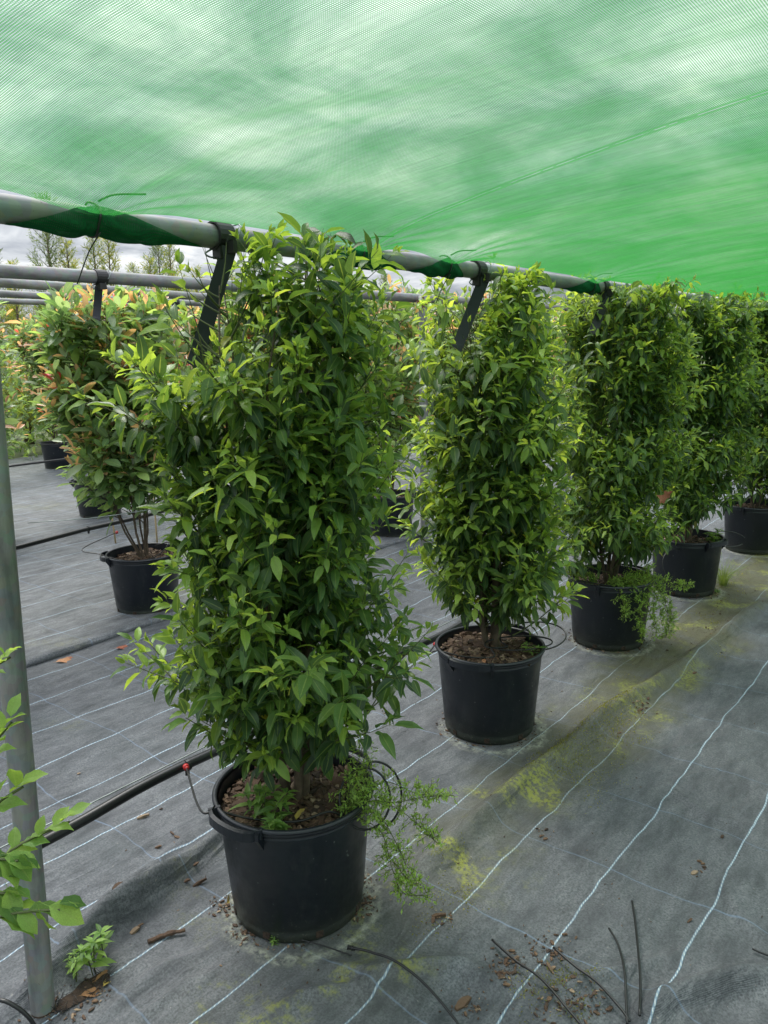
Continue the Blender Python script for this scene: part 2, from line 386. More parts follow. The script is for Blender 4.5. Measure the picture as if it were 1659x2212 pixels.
    t.links.new(ramp(t, mid, [(.3, .43), (.7, .60)]), b.inputs['Roughness'])
    b.inputs['Specular IOR Level'].default_value = .45
    mpw = t.nodes.new('ShaderNodeMapping'); mpw.inputs['Scale'].default_value = (1, .33, 1); mpw.inputs['Rotation'].default_value = (0, 0, .35); t.links.new(c, mpw.inputs[0])
    wr = noisen(t, mpw.outputs[0], 7, 3, .5, 1.2); wr = mathn(t, 'MULTIPLY', mathn(t, 'ABSOLUTE', mathn(t, 'SUBTRACT', wr, .5)), -9.0)
    hb = mathn(t, 'ADD', mathn(t, 'ADD', wr, mathn(t, 'MULTIPLY', weave, .18)), mathn(t, 'ADD', mathn(t, 'MULTIPLY', mid, .5), mathn(t, 'MULTIPLY', l1w, .5)))
    bump(t, b, hb, .8, .004)
    return m
M['cloth'] = cloth_mat('weed_membrane', -.52, .303, 1.77, .42, True, .75)
M['cloth_far'] = cloth_mat('weed_membrane_far', -4.35, .345, 1.9, .42, False, 1.0)
M['grass'] = plain('rough_grass', (.09, .11, .03), .95, .6, 3, .8, col2=(.035, .055, .018), bscale=20)

# green shade netting: knitted threads with real gaps, denser the more obliquely one looks through it
def net_mat(name, T0, trans=.55, seam=True, gc=((.026, .20, .034), (.046, .30, .052))):
    m, t, b, o = newmat(name); c = objc(t)
    sp = t.nodes.new('ShaderNodeSeparateXYZ'); t.links.new(c, sp.inputs[0])
    geo = t.nodes.new('ShaderNodeNewGeometry')
    vd = t.nodes.new('ShaderNodeVectorMath'); vd.operation = 'DOT_PRODUCT'
    t.links.new(geo.outputs['Normal'], vd.inputs[0]); t.links.new(geo.outputs['Incoming'], vd.inputs[1])
    cs = mathn(t, 'MAXIMUM', mathn(t, 'ABSOLUTE', vd.outputs['Value']), .04)
    T = mathn(t, 'POWER', T0, mathn(t, 'DIVIDE', 1.0, cs))
    mp = t.nodes.new('ShaderNodeMapping'); mp.inputs['Scale'].default_value = (1, 14, 1); mp.inputs['Rotation'].default_value = (0, 0, .05)
    t.links.new(c, mp.inputs[0]); st = noisen(t, mp.outputs[0], 7, 6, .7)
    mp2 = t.nodes.new('ShaderNodeMapping'); mp2.inputs['Scale'].default_value = (10, 1, 1); mp2.inputs['Rotation'].default_value = (0, 0, .1)
    t.links.new(c, mp2.inputs[0]); st2 = noisen(t, mp2.outputs[0], 5, 5, .7)
    wa = mathn(t, 'SINE', mathn(t, 'MULTIPLY', sp.outputs[0], 2 * PI / .0038)); wb = mathn(t, 'SINE', mathn(t, 'MULTIPLY', sp.outputs[1], 2 * PI / .0044))
    pat = mathn(t, 'MULTIPLY', mathn(t, 'ADD', mathn(t, 'MULTIPLY', wa, .5), .5), mathn(t, 'ADD', mathn(t, 'MULTIPLY', wb, .5), .5))
    gain = mathn(t, 'ADD', .36, mathn(t, 'MULTIPLY', pat, 2.5))
    gain = mathn(t, 'MULTIPLY', gain, ramp(t, st, [(.3, .88), (.7, 1.12)])); gain = mathn(t, 'MULTIPLY', gain, ramp(t, st2, [(.3, .92), (.7, 1.08)]))
    T = mathn(t, 'MULTIPLY', T, gain, clamp=True)
    if seam:
        d = mathn(t, 'ABSOLUTE', mathn(t, 'SUBTRACT', mathn(t, 'ADD', sp.outputs[1], mathn(t, 'MULTIPLY', sp.outputs[0], .22)), 1.615))
        slit = mathn(t, 'LESS_THAN', d, .0016); hem = mathn(t, 'LESS_THAN', d, .016)
        T = mathn(t, 'MULTIPLY', T, mathn(t, 'SUBTRACT', 1.0, mathn(t, 'MULTIPLY', hem, .45)))
        slit = mathn(t, 'MULTIPLY', slit, mathn(t, 'GREATER_THAN', noisen(t, c, 60, 2), .42))
        T = mathn(t, 'MAXIMUM', T, mathn(t, 'MULTIPLY', slit, .6))
    tp = t.nodes.new('ShaderNodeBsdfTransparent'); tp.inputs[0].default_value = (1, 1, 1, 1)
    df = t.nodes.new('ShaderNodeBsdfDiffuse'); tr = t.nodes.new('ShaderNodeBsdfTranslucent')
    gcol = ramp(t, st, [(.3, gc[0]), (.7, gc[1])])
    t.links.new(gcol, df.inputs[0]); t.links.new(gcol, tr.inputs[0])
    m1 = t.nodes.new('ShaderNodeMixShader'); m1.inputs[0].default_value = trans
    t.links.new(df.outputs[0], m1.inputs[1]); t.links.new(tr.outputs[0], m1.inputs[2])
    m2 = t.nodes.new('ShaderNodeMixShader'); t.links.new(T, m2.inputs[0]); t.links.new(m1.outputs[0], m2.inputs[1]); t.links.new(tp.outputs[0], m2.inputs[2])
    t.links.new(m2.outputs[0], o.inputs[0]); return m
M['net'] = net_mat('shade_netting', .725, .60)
M['net_bundle'] = net_mat('bunched_netting', .22, .10, False, ((.012, .085, .035), (.02, .13, .05)))  # same fabric; shade as well as doubled layers is put into the darker green

# ------------------------------------------------------------------ the ground
def grid_mesh(name, ss, ts, zf):
    ss = np.asarray(ss); ts = np.asarray(ts); ns, n_t = len(ss), len(ts)
    V = np.empty((ns * n_t, 3), np.float32); i = 0
    for a in ss:
        for b_ in ts:
            V[i] = (a, b_, zf(float(a), float(b_))); i += 1
    idx = np.arange(ns * n_t).reshape(ns, n_t)
    F = np.stack([idx[:-1, :-1], idx[1:, :-1], idx[1:, 1:], idx[:-1, 1:]], -1).reshape(-1, 4)
    return qmesh(name, V, F)
ss = np.concatenate([np.arange(-4.06, -2.6, .04), np.arange(-2.6, .5, .0125), np.arange(.5, 4.6, .15)])
ts = np.concatenate([np.arange(-2, .6, .1), np.arange(.6, 3.4, .0125), np.arange(3.4, 7, .03), np.arange(7, 16, .12)])
o = link('ground_cloth', grid_mesh('ground_cloth', ss, ts, gz), None, M['cloth']); o.rotation_euler.z = -ROW
tag(o, kind='structure')
ss = np.concatenate([[-4.03, -4.029, -4.035], np.arange(-4.06, -5.5, -.035), np.arange(-5.5, -13, -.09)])
ts = np.concatenate([np.arange(-1, 1.2, .1), np.arange(1.2, 5, .035), np.arange(5, 16, .1)])
def gz2(s, t):
    h = .016 + .014 * noise.noise((s * 2.1, t * 1.8, 13)) + .007 * noise.noise((s * 6, t * 4, 17))
    e = -4.03 - s
    if e < .12: h += .020 * math.exp(-((e - .03) / .035) ** 2) * (1 + .5 * noise.noise((t * 2.5, 1, 1)))
    if e < .0005: h = -.01 if e < -.0005 or e > -.0005 and s == -4.03 else h
    return max(h, .004) if s < -4.03 else h
o = link('ground_cloth', grid_mesh('ground_cloth_overlap', ss[::-1].copy() if False else ss, ts, gz2), None, M['cloth_far']); o.rotation_euler.z = -ROW
tag(o, kind='structure')
mb = MB(); mb.add([(-400, -60, -.06), (400, -60, -.06), (400, 600, -.06), (-400, 600, -.06)], [(0, 1, 2, 3)])
tag(mb.build('ground', M['grass'], None, False), kind='structure')

zA = 1.95
def onA(px):                                           # where along the nearest pipe a tie or clamp sits
    d = sight(px, 520); best = None
    for i in range(900):
        t_ = .2 + i * .014; p = W(-1.63, t_, zA); k = abs(math.atan2(p.x, p.y) - math.atan2(d.x, d.y))
        if best is None or k < best[0]: best = (k, t_)
    return best[1]
KN = [onA(x) for x in (205, 770, 960, 1275)] + [7.2, 9.5, 12]
def net_z(s, t_):
    e = s + 1.60
    z = 1.974 + .27 * (1 - math.exp(-e / 1.0)) - .05 * math.sin(min(1, e / 3.2) * PI)
    z += .012 * noise.noise((s * 1.7, t_ * 1.2, 5)) * min(1, e * 3) + .0030 * noise.noise((s * 1.3 + t_ * 2, t_ * 5.5 - s * 2.2, 2)) * min(1, e * 4)
    z += .0008 * noise.noise((s * 2 + t_ * 3, t_ * 16 - s * 4, 8)) * min(1, e * 4)
    # long creases running off the pipe
    z += .005 * math.exp(-((t_ - 1.1 - .25 * e + .05 * math.sin(e * 5)) / .06) ** 2) * math.exp(-((e - .7) / .6) ** 2)
    z += .006 * math.exp(-((t_ - .80 - .55 * e) / .06) ** 2) * math.exp(-((e - .5) / .35) ** 2)
    for k in KN:
        dx = max(e, 0) + .02; dy = t_ - k; rr = math.hypot(dx, dy)
        if rr < 1.4:
            a = math.atan2(dy, dx); z += .0032 * math.exp(-rr / .28) * min(1, rr / .06) * math.sin(a * 13 + k * 3 + 1.5 * noise.noise((a * 2, k, 0)))
            z -= .020 * math.exp(-(rr / .10) ** 2)
    near = min(abs(t_ - k) for k in KN)
    z += .010 * math.exp(-e / .10) * min(1, near / .22)
    return z

# ------------------------------------------------------------------ leaves
def leaf_t(L, Wd, rows, prof, fold, curl, wave=0.0, petiole=.14, twist=0.0):
    """one leaf along +x, upper face +z: columns left edge, midrib, right edge"""
    V = []; LP = []; F = []
    x = z = 0.0; dl = L / rows
    for i in range(rows + 1):
        u = i / rows; ww = Wd / 2 * prof(u)
        a = curl * u
        if i: x += math.cos(curl * (u - .5 / rows)) * dl; z -= math.sin(curl * (u - .5 / rows)) * dl
        tw = twist * u
        for sgn in (-1, 0, 1):
            y = sgn * ww * math.cos(fold); lift = abs(sgn) * ww * math.sin(fold) + (wave * ww * math.sin(u * 11 + sgn) if sgn else 0)
            V.append((x + lift * math.sin(a), y * math.cos(tw), z + lift * math.cos(a) + y * math.sin(tw))); LP.append((sgn, u, 0))
    for i in range(rows):
        k = i * 3; F += [(k, k + 3, k + 4, k + 1), (k + 1, k + 4, k + 5, k + 2)]
    if petiole:
        k = len(V); pw = .0013 + .006 * L
        V += [(-petiole * L, -pw, -.0), (-petiole * L, pw, 0), (0.002, pw, 0), (0.002, -pw, 0)]; LP += [(0, 0, 0)] * 4
        F.append((k, k + 1, k + 2, k + 3))
    return np.array(V), np.array(F), np.array(LP)
def p_laurel(u): return max(.02, (math.sin(PI * u ** .82) ** .85) * (1 - .25 * u) * 1.15) if u < .995 else .01
def p_photinia(u): return max(.02, math.sin(PI * u ** 1.12) ** .62) if u < .995 else .02
def p_lance(u): return max(.02, math.sin(PI * u ** .7) ** 1.1) if u < .995 else .01
LAUREL = [leaf_t(1, .40, 7, p_laurel, .42, .55, .14), leaf_t(1, .37, 7, p_laurel, .30, .95, .18, twist=.3), leaf_t(1, .43, 7, p_laurel, .55, .25, .12, twist=-.25), leaf_t(1, .39, 7, p_laurel, .2, .7, .22)]
LAUREL_LO = [leaf_t(1, .36, 4, p_laurel, .4, .6, 0), leaf_t(1, .35, 4, p_laurel, .3, .9, 0)]
PHOT = [leaf_t(1, .42, 6, p_photinia, .32, .25, .05), leaf_t(1, .38, 6, p_photinia, .5, .1, .05), leaf_t(1, .44, 6, p_photinia, .2, .5, .08, twist=.3)]
PHOT_LO = [leaf_t(1, .42, 3, p_photinia, .32, .3, 0), leaf_t(1, .38, 3, p_photinia, .5, .1, 0)]
CL = {  # leaf colours: (linear rgb)
 'mature': (.050, .106, .042), 'mid': (.100, .188, .050), 'young': (.23, .36, .078), 'yellow': (.30, .30, .04), 'brown': (.30, .15, .05),
 'ph_green': (.10, .175, .075), 'ph_grey': (.18, .25, .145), 'ph_olive': (.23, .33, .11), 'ph_copper': (.50, .29, .19), 'ph_red': (.55, .06, .07),  # photinia greens paled: brighter light outside the net and gloss are in the colour
 'weed': (.18, .31, .075), 'weed_dark': (.05, .13, .03)}
LEAFMESH = {}
def leaf_mesh(tkey, tpl, ckey, mat, name='leaf'):
    k = (tkey, ckey)
    if k not in LEAFMESH:
        V, F, LPv = tpl; c = CL[ckey]
        me = qmesh(name, V, F, True, {'tint': ('FLOAT_COLOR', np.tile((*c, 1), (len(V), 1))), 'lp': ('FLOAT_VECTOR', LPv)})
        me.materials.append(mat); LEAFMESH[k] = me
    return LEAFMESH[k]
def ceil_z(x, y):
    s_, t_ = ST(x, y); return net_z(s_, t_) - .035 if s_ > -1.68 else 9
EYE = Vector((0, 0, CAM_H))
def near_strap(p):                                     # the two near straps hang clear of the leaves
    for (ax, ay, bx, by, wd, mx) in ((476, 520, 417, 800, .030, 2.3), (1030, 590, 985, 757, .020, 3.6)):
        a, b_ = sight(ax, ay), sight(bx, by); d = p - EYE; L = d.length; d = d / L; ab = b_ - a
        k = (d - a).dot(ab) / ab.dot(ab)
        if -.1 < k < 1.02 and (d - a - ab * k).length < wd and L < mx: return True
    return False
class Foliage:
    def __init__(s): s.items = []      # (pos, dir, normal, size, shape index, colour key)
    def leaf(s, p, d, n, size, cls): s.items.append((Vector(p), Vector(d), Vector(n), size, cls))
def basis(d, n):
    x = d.normalized(); z = n - x * n.dot(x)
    if z.length < 1e-4: z = x.orthogonal()
    z.normalize(); y = z.cross(x)
    return np.array(((x.x, y.x, z.x), (x.y, y.y, z.y), (x.z, y.z, z.z)))
def finish(items, parent, hi, lo, mat, nsingle, view, name='leaf', restname='foliage', rs=None):
    """the leaves that face the path become single parts, the others one joined part"""
    rs = rs or random
    sc = sorted(range(len(items)), key=lambda i: -(items[i][0].dot(view) + .5 * items[i][3]))
    sc = sc[:nsingle]; pick = set(sc)
    for i in sc:
        p, d, n, size, cls = items[i]; k = rs.randrange(len(hi))
        B = basis(d, n) * size
        o = bpy.data.objects.new(name, leaf_mesh((id(hi), k), hi[k], cls, mat)); C.objects.link(o); o.parent = parent
        mt = Matrix(((B[0][0], B[0][1], B[0][2], p.x), (B[1][0], B[1][1], B[1][2], p.y), (B[2][0], B[2][1], B[2][2], p.z), (0, 0, 0, 1)))
        o.matrix_basis = mt
    rest = [i for i in range(len(items)) if i not in pick]
    o = join_leaves([items[i] for i in rest], lo, mat, restname, parent, rs); tag(o, kind='stuff')
    return o
def join_leaves(items, tpls, mat, name, parent, rs=random):
    VV, FF, TT, LL = [], [], [], []; off = 0
    groups = {}
    for it in items: groups.setdefault(rs.randrange(len(tpls)), []).append(it)
    for k, its in groups.items():
        V, F, LPv = tpls[k]; n = len(V)
        Bs = np.array([basis(i[1], i[2]) * i[3] for i in its]); Ps = np.array([tuple(i[0]) for i in its])
        P_ = np.einsum('lij,nj->lni', Bs, V) + Ps[:, None, :]
        VV.append(P_.reshape(-1, 3)); FF.append((F[None] + (np.arange(len(its)) * n)[:, None, None]).reshape(-1, 4) + off)
        cc = np.array([(*[x * j for x in CL[i[4]]], 1) for i in its for j in (rs.uniform(.75, 1.25),)])
        TT.append(np.repeat(cc, n, 0)); LL.append(np.tile(LPv, (len(its), 1))); off += n * len(its)
    me = qmesh(name, np.concatenate(VV), np.concatenate(FF), True, {'tint': ('FLOAT_COLOR', np.concatenate(TT)), 'lp': ('FLOAT_VECTOR', np.concatenate(LL))})
    return link(name, me, parent, mat)

UP = Vector((0, 0, 1))
def interp(prof, z):
    for (a, ra), (b_, rb) in zip(prof, prof[1:]):
        if z <= b_: return ra + (rb - ra) * max(0, (z - a) / (b_ - a))
    return prof[-1][1]
def rv(r, s=1.0): return Vector((r.uniform(-s, s), r.uniform(-s, s), r.uniform(-s, s)))
def shrub(parent, seed, prof, top, nstem, ntwig, sp, size, kind, stem_r, lean=(0, 0), single=300, lo=None, view=None, bottom=.45, extra=()):
    r = random.Random(seed); items = []; laurel = kind == 'laurel'
    stems = []; base_z = .335
    for i in range(nstem):
        a = 2 * PI * (i + r.uniform(-.3, .3)) / nstem; b0 = r.uniform(.01, .035) if nstem > 2 else .01
        h = top * r.uniform(.86, .97) if i else top * .97; sprd = r.uniform(.08, .2) if i else .03
        pts = []
        for k in range(9):
            u = k / 8; z = base_z + (h - base_z) * u
            rr = b0 + sprd * (u ** .55) + (0 if laurel else .08 * u)
            pts.append(Vector((rr * math.cos(a + u * .5) + lean[0] * u + r.uniform(-.012, .012), rr * math.sin(a + u * .5) + lean[1] * u + r.uniform(-.012, .012), z)))
        stems.append(pts); mb = MB(); R0 = stem_r * (1.0 if i == 0 else r.uniform(.5, .8))
        mb.tube([pts[0] - Vector((0, 0, .05))] + pts, [R0 * 1.3] + [R0 * (1 - .85 * k / 8) for k in range(9)], 8)
        mb.build('stem', M['bark_stem'], parent)
    tw = MB()
    def twig(p0, az, el, ln, r0, depth=0):
        n = max(5, int(ln / .045)); d = Vector((math.cos(az) * math.cos(el), math.sin(az) * math.cos(el), math.sin(el)))
        bend = r.uniform(.2, .7) if laurel else r.uniform(.3, .9); pts = [Vector(p0)]; side = rv(r, .25)
        for k in range(n):
            d = (d + UP * bend / n * .9 + side / n + rv(r, .05)).normalized(); q_ = pts[-1] + d * ln / n
            if laurel: q_.z = min(q_.z, ceil_z(q_.x + parent.location.x, q_.y + parent.location.y) - r.uniform(0, .03))
            pts.append(q_)
        tw.tube(pts, [r0 * (1 - .75 * k / n) for k in range(n + 1)], 4, False)
        # leaves spiral up the outer part of the shoot
        tot = ln; x = tot * (.22 if depth == 0 else .08); ph = r.uniform(0, 6.28); young = r.random() < (.72 if laurel else .42)
        red = r.random() < .25
        while x < tot * .995:
            f = x / tot * n; k = min(int(f), n - 1); p = pts[k].lerp(pts[k + 1], f - k); dd = (pts[k + 1] - pts[k]).normalized()
            u = x / tot; e1 = dd.orthogonal().normalized(); e2 = dd.cross(e1); ph += 2.4
            out = e1 * math.cos(ph) + e2 * math.sin(ph)
            tip = max(0, (x - (tot - .12)) / .12)
            if laurel:
                droop = (1 - tip) * r.uniform(.05, 1.0)
                ld = out * .8 + dd * (.25 + .75 * tip) - UP * droop + rv(r, .32)
                cls = 'mature'; q = r.random()
                if young and tip > .1: cls = 'young' if q < .75 else 'mid'
                elif tip > 0 or (young and u > .5): cls = 'mid' if q < .65 else 'mature'
                elif q < .24: cls = 'mid'
                elif q > .985: cls = 'yellow'
                sz = size * r.uniform(.6, 1.25) * (1 - .35 * tip if young else 1)
            else:
                ld = out * .85 + dd * (.55 + .8 * tip) - UP * (.25 * (1 - tip)) + rv(r, .25)
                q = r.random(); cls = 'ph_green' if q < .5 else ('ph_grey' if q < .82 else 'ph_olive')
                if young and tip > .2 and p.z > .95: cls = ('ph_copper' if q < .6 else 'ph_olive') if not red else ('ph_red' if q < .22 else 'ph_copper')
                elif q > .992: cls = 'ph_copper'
                sz = size * r.uniform(.65, 1.2) * (1 - .3 * tip)
            ld.normalize(); nn = (UP * .9 + out * .35 + dd * .3 + rv(r, .5))
            if laurel:
                e_ = p + ld * sz * 1.1; lim = ceil_z(e_.x + parent.location.x, e_.y + parent.location.y)
                if e_.z > lim: ld.z = -abs(ld.z) * .3; ld.normalize()
            if not (laurel and near_strap(p + ld * sz * .55 + parent.location)): items.append((p + out * r0 + ld * (sz * .13), ld, nn, sz, cls))
            x += sp * r.uniform(.7, 1.3) * (1 - .45 * tip)
        if laurel and young:      # pointed bud of folded new leaves
            for q in range(3): items.append((pts[-1], (d + rv(r, .35)).normalized(), rv(r, 1), size * r.uniform(.3, .5), 'young'))
        if depth == 0 and ln > .2:
            for q in range(r.choice((1, 2, 2, 3))):
                f = r.uniform(.25, .7) * n; k = int(f)
                twig(pts[k], az + r.choice((-1, 1)) * r.uniform(.4, 1.1), el + r.uniform(-.2, .5), ln * r.uniform(.35, .6), r0 * .6, 1)
    for i in range(ntwig):
        st_ = r.choice(stems); u = ((i + r.random()) / ntwig) ** (1.12 if laurel else 1); z0 = bottom + (top - .10 - bottom) * u
        hh = st_[-1].z
        if z0 > hh - .03: z0 = hh - r.uniform(.03, .25)
        f = (z0 - base_z) / (hh - base_z) * 8; k = min(int(f), 7); p0 = st_[k].lerp(st_[k + 1], f - k)
        az = math.atan2(p0.y, p0.x) + r.gauss(0, 1.0) if r.random() < .55 else r.uniform(0, 2 * PI)
        RR = interp(prof, z0 + .12) * r.uniform(.62, 1.18) * (1 + .38 * noise.noise((math.cos(az) * 1.3, math.sin(az) * 1.3 + seed, z0 * 2.6))); el = r.uniform(.25, .95) if laurel else r.uniform(.35, 1.1)
        ln = max(.10, (RR - (p0.x * math.cos(az) + p0.y * math.sin(az)) - size * .45) / max(.35, math.cos(el + .2)))
        ln = min(ln, .48 if laurel else .56, max(.08, (top + .02 - z0) / math.sin(el + .3)))
        twig(p0, az, el, ln, .0035 if laurel else .004)
    for st_ in stems: twig(st_[-1] - Vector((0, 0, .02)), r.uniform(0, 6), 1.2, r.uniform(.10, .2), .0035, 1)
    for (p0, az, el, ln) in extra: twig(Vector(p0), az, el, ln, .004, 0)
    o = tw.build('twigs', M['twig'] if laurel else M['red_twig'], parent); tag(o, kind='stuff')
    hi = LAUREL if laurel else PHOT
    finish(items, parent, hi, lo or (hi if laurel else PHOT), M['laurel' if laurel else 'photinia'], single, view or Vector((0, -1, .2)), rs=r)
    return items

# ------------------------------------------------------------------ pots
def pot_meshes():
    body = MB(); k = 72
    prof = [(.001, .012), (.175, .012), (.188, .0), (.196, .004), (.199, .03), (.200, .045), (.2015, .046), (.2265, .345), (.2285, .348), (.2285, .352), (.226, .356), (.2270, .378)]
    body.lathe(prof, k)
    inner = [(.2225, .376), (.219, .33), (.218, .30)]
    body.lathe(inner, k)
    rim = MB(); pr = []
    for j in range(13):
        a = PI * 2 * j / 12; pr.append((.2345 + .0075 * math.cos(a), .380 + .0075 * math.sin(a)))
    rim.lathe(pr, k)
    pr = [(.2275, .362), (.2335, .3615), (.2350, .366), (.2335, .3705)]; rim.lathe(pr, k)
    hd = MB()   # handle: a curved bar standing off the rim on two lugs
    bar_in, bar_out = .242, .268
    n = 10; a0 = .42
    ring = []
    for i in range(n + 1):
        a = -a0 + 2 * a0 * i / n; q = 1 - abs(2 * i / n - 1) ** 6
        ro = .245 + .028 * q; ri = .240 + .022 * q
        z1, z0 = .392, .372
        ring.append([(ri * math.cos(a), ri * math.sin(a), z1), (ro * math.cos(a), ro * math.sin(a), z1 - .003), ((ro + .002) * math.cos(a), (ro + .002) * math.sin(a), z0 - .008), ((ro - .006) * math.cos(a), (ro - .006) * math.sin(a), z0)])
    vs = [p for rg in ring for p in rg]; fs = []
    for i in range(n):
        for j in range(4): fs.append((i * 4 + j, i * 4 + (j + 1) % 4, i * 4 + 4 + (j + 1) % 4, i * 4 + 4 + j))
    fs += [(0, 3, 2, 1), (n * 4, n * 4 + 1, n * 4 + 2, n * 4 + 3)]
    hd.add(vs, fs)
    for sg in (-1, 1):
        a = sg * a0 * .93; vs = []
        for dz, ro in ((.388, .262), (.366, .262), (.322, .232)):
            for da in (-.02, .02): vs += [(.228 * math.cos(a + da), .228 * math.sin(a + da), dz), (ro * math.cos(a + da), ro * math.sin(a + da), dz)]
        hd.add(vs, [(0, 1, 5, 4), (4, 5, 9, 8), (2, 6, 7, 3), (6, 10, 11, 7), (1, 3, 7, 5), (5, 7, 11, 9), (0, 2, 3, 1), (8, 9, 11, 10)])
    b = body.mesh('pot'); b.materials.append(M['pot_body']); rm = rim.mesh('rim'); rm.materials.append(M['pot'])
    h = hd.mesh('handle', False); h.materials.append(M['pot'])
    return b, rm, h
POT_ME, RIM_ME, HAN_ME = pot_meshes()
hole = MB(); hole.box((0, 0, 0), (.004, .022, .020)); HOLE_ME = hole.mesh('drain_hole', False); HOLE_ME.materials.append(M['soil'])
def chip_mesh(seed):
    r = random.Random(seed); mb = MB(); l, w_, h = 1, r.uniform(.25, .6), r.uniform(.12, .3); vs = []
    for i, x in enumerate((-.5, -.15, .2, .5)):
        q = (.55, 1, .9, .5)[i]
        for (yy, zz_) in ((-1, -1), (1, -1), (1, 1), (-1, 1)):
            vs.append((x * l + r.uniform(-.08, .08), yy * w_ * q * .5 * r.uniform(.7, 1.2), zz_ * h * q * .5 * r.uniform(.6, 1.3) + .08 * math.sin(x * 4)))
    fs = []
    for i in range(3):
        for j in range(4): fs.append((i * 4 + j, i * 4 + (j + 1) % 4, i * 4 + 4 + (j + 1) % 4, i * 4 + 4 + j))
    fs += [(3, 2, 1, 0), (12, 13, 14, 15)]; mb.add(vs, fs)
    me = mb.mesh('bark_chip', False); me.materials.append(M['bark']); return me
CHIPS = [chip_mesh(i) for i in range(7)]
def rotm(r, tilt=.5):
    return Matrix.Rotation(r.uniform(0, 6.28), 4, 'Z') @ Matrix.Rotation(r.uniform(-tilt, tilt), 4, 'X') @ Matrix.Rotation(r.uniform(-tilt, tilt), 4, 'Y')
def join_chips(name, places, parent, mat, kind='stuff'):
    V, F, LPv = [], [], []; off = 0
    for (mtx, k) in places:
        me = CHIPS[k]; vs = [mtx @ v.co for v in me.vertices]; q = rnd.random()
        V += [tuple(v) for v in vs]; LPv += [(q, q, q)] * len(vs); F += [tuple(i + off for i in p.vertices) for p in me.polygons]; off += len(vs)
    o = link(name, qmesh(name, V, F, False, {'lp': ('FLOAT_VECTOR', LPv)}), parent, mat); tag(o, kind=kind); return o
def add_pot(root, hang, chips, seed, full=True, level=.335, view=(0, -1)):
    r = random.Random(seed)
    pot = link('pot', POT_ME, root); link('rim', RIM_ME, pot)
    for q in (0, PI):
        h = link('handle', HAN_ME, pot); h.rotation_euler.z = hang + q
    if full:
        for q in range(8):
            a = hang + .3 + q * PI / 4; ho = link('drain_hole', HOLE_ME, pot); ho.location = (.1985 * math.cos(a), .1985 * math.sin(a), .022); ho.rotation_euler.z = a
    mb = MB(); n, k = 9, 28; vs = [(0, 0, level + .012)]; fs = []
    for i in range(1, n + 1):
        rr = .2195 * i / n
        for j in range(k):
            a = 2 * PI * j / k; vs.append((rr * math.cos(a), rr * math.sin(a), level + (.012 * noise.noise((rr * 14 * math.cos(a), rr * 14 * math.sin(a), seed)) + .010 * (1 - i / n)) * (1 if i < n else .3)))
    for j in range(k): fs.append((0, 1 + j, 1 + (j + 1) % k))
    for i in range(n - 1):
        for j in range(k):
            a = 1 + i * k + j; b_ = 1 + i * k + (j + 1) % k; fs.append((a, a + k, b_ + k, b_))
    mb.add(vs, fs); soil = mb.build('soil', M['soil'], root)
    def place(sc):
        rr = .212 * math.sqrt(r.random()); a = r.uniform(0, 6.28); x, y = rr * math.cos(a), rr * math.sin(a)
        z = level + .012 * noise.noise((x * 14, y * 14, seed)) + .010 * (1 - rr / .2195) + .004
        return Matrix.Translation((x, y, z + r.uniform(0, .006))) @ rotm(r) @ Matrix.Scale(sc, 4)
    for i in range(chips):
        o = link('bark_chip', CHIPS[i % 7], soil); o.matrix_basis = place(r.uniform(.018, .05) if i % 9 else .07)
    join_chips('bark_mulch', [(place(r.uniform(.009, .034)), r.randrange(7)) for i in range(900 if chips else 250)], soil, M['bark'])
    return pot

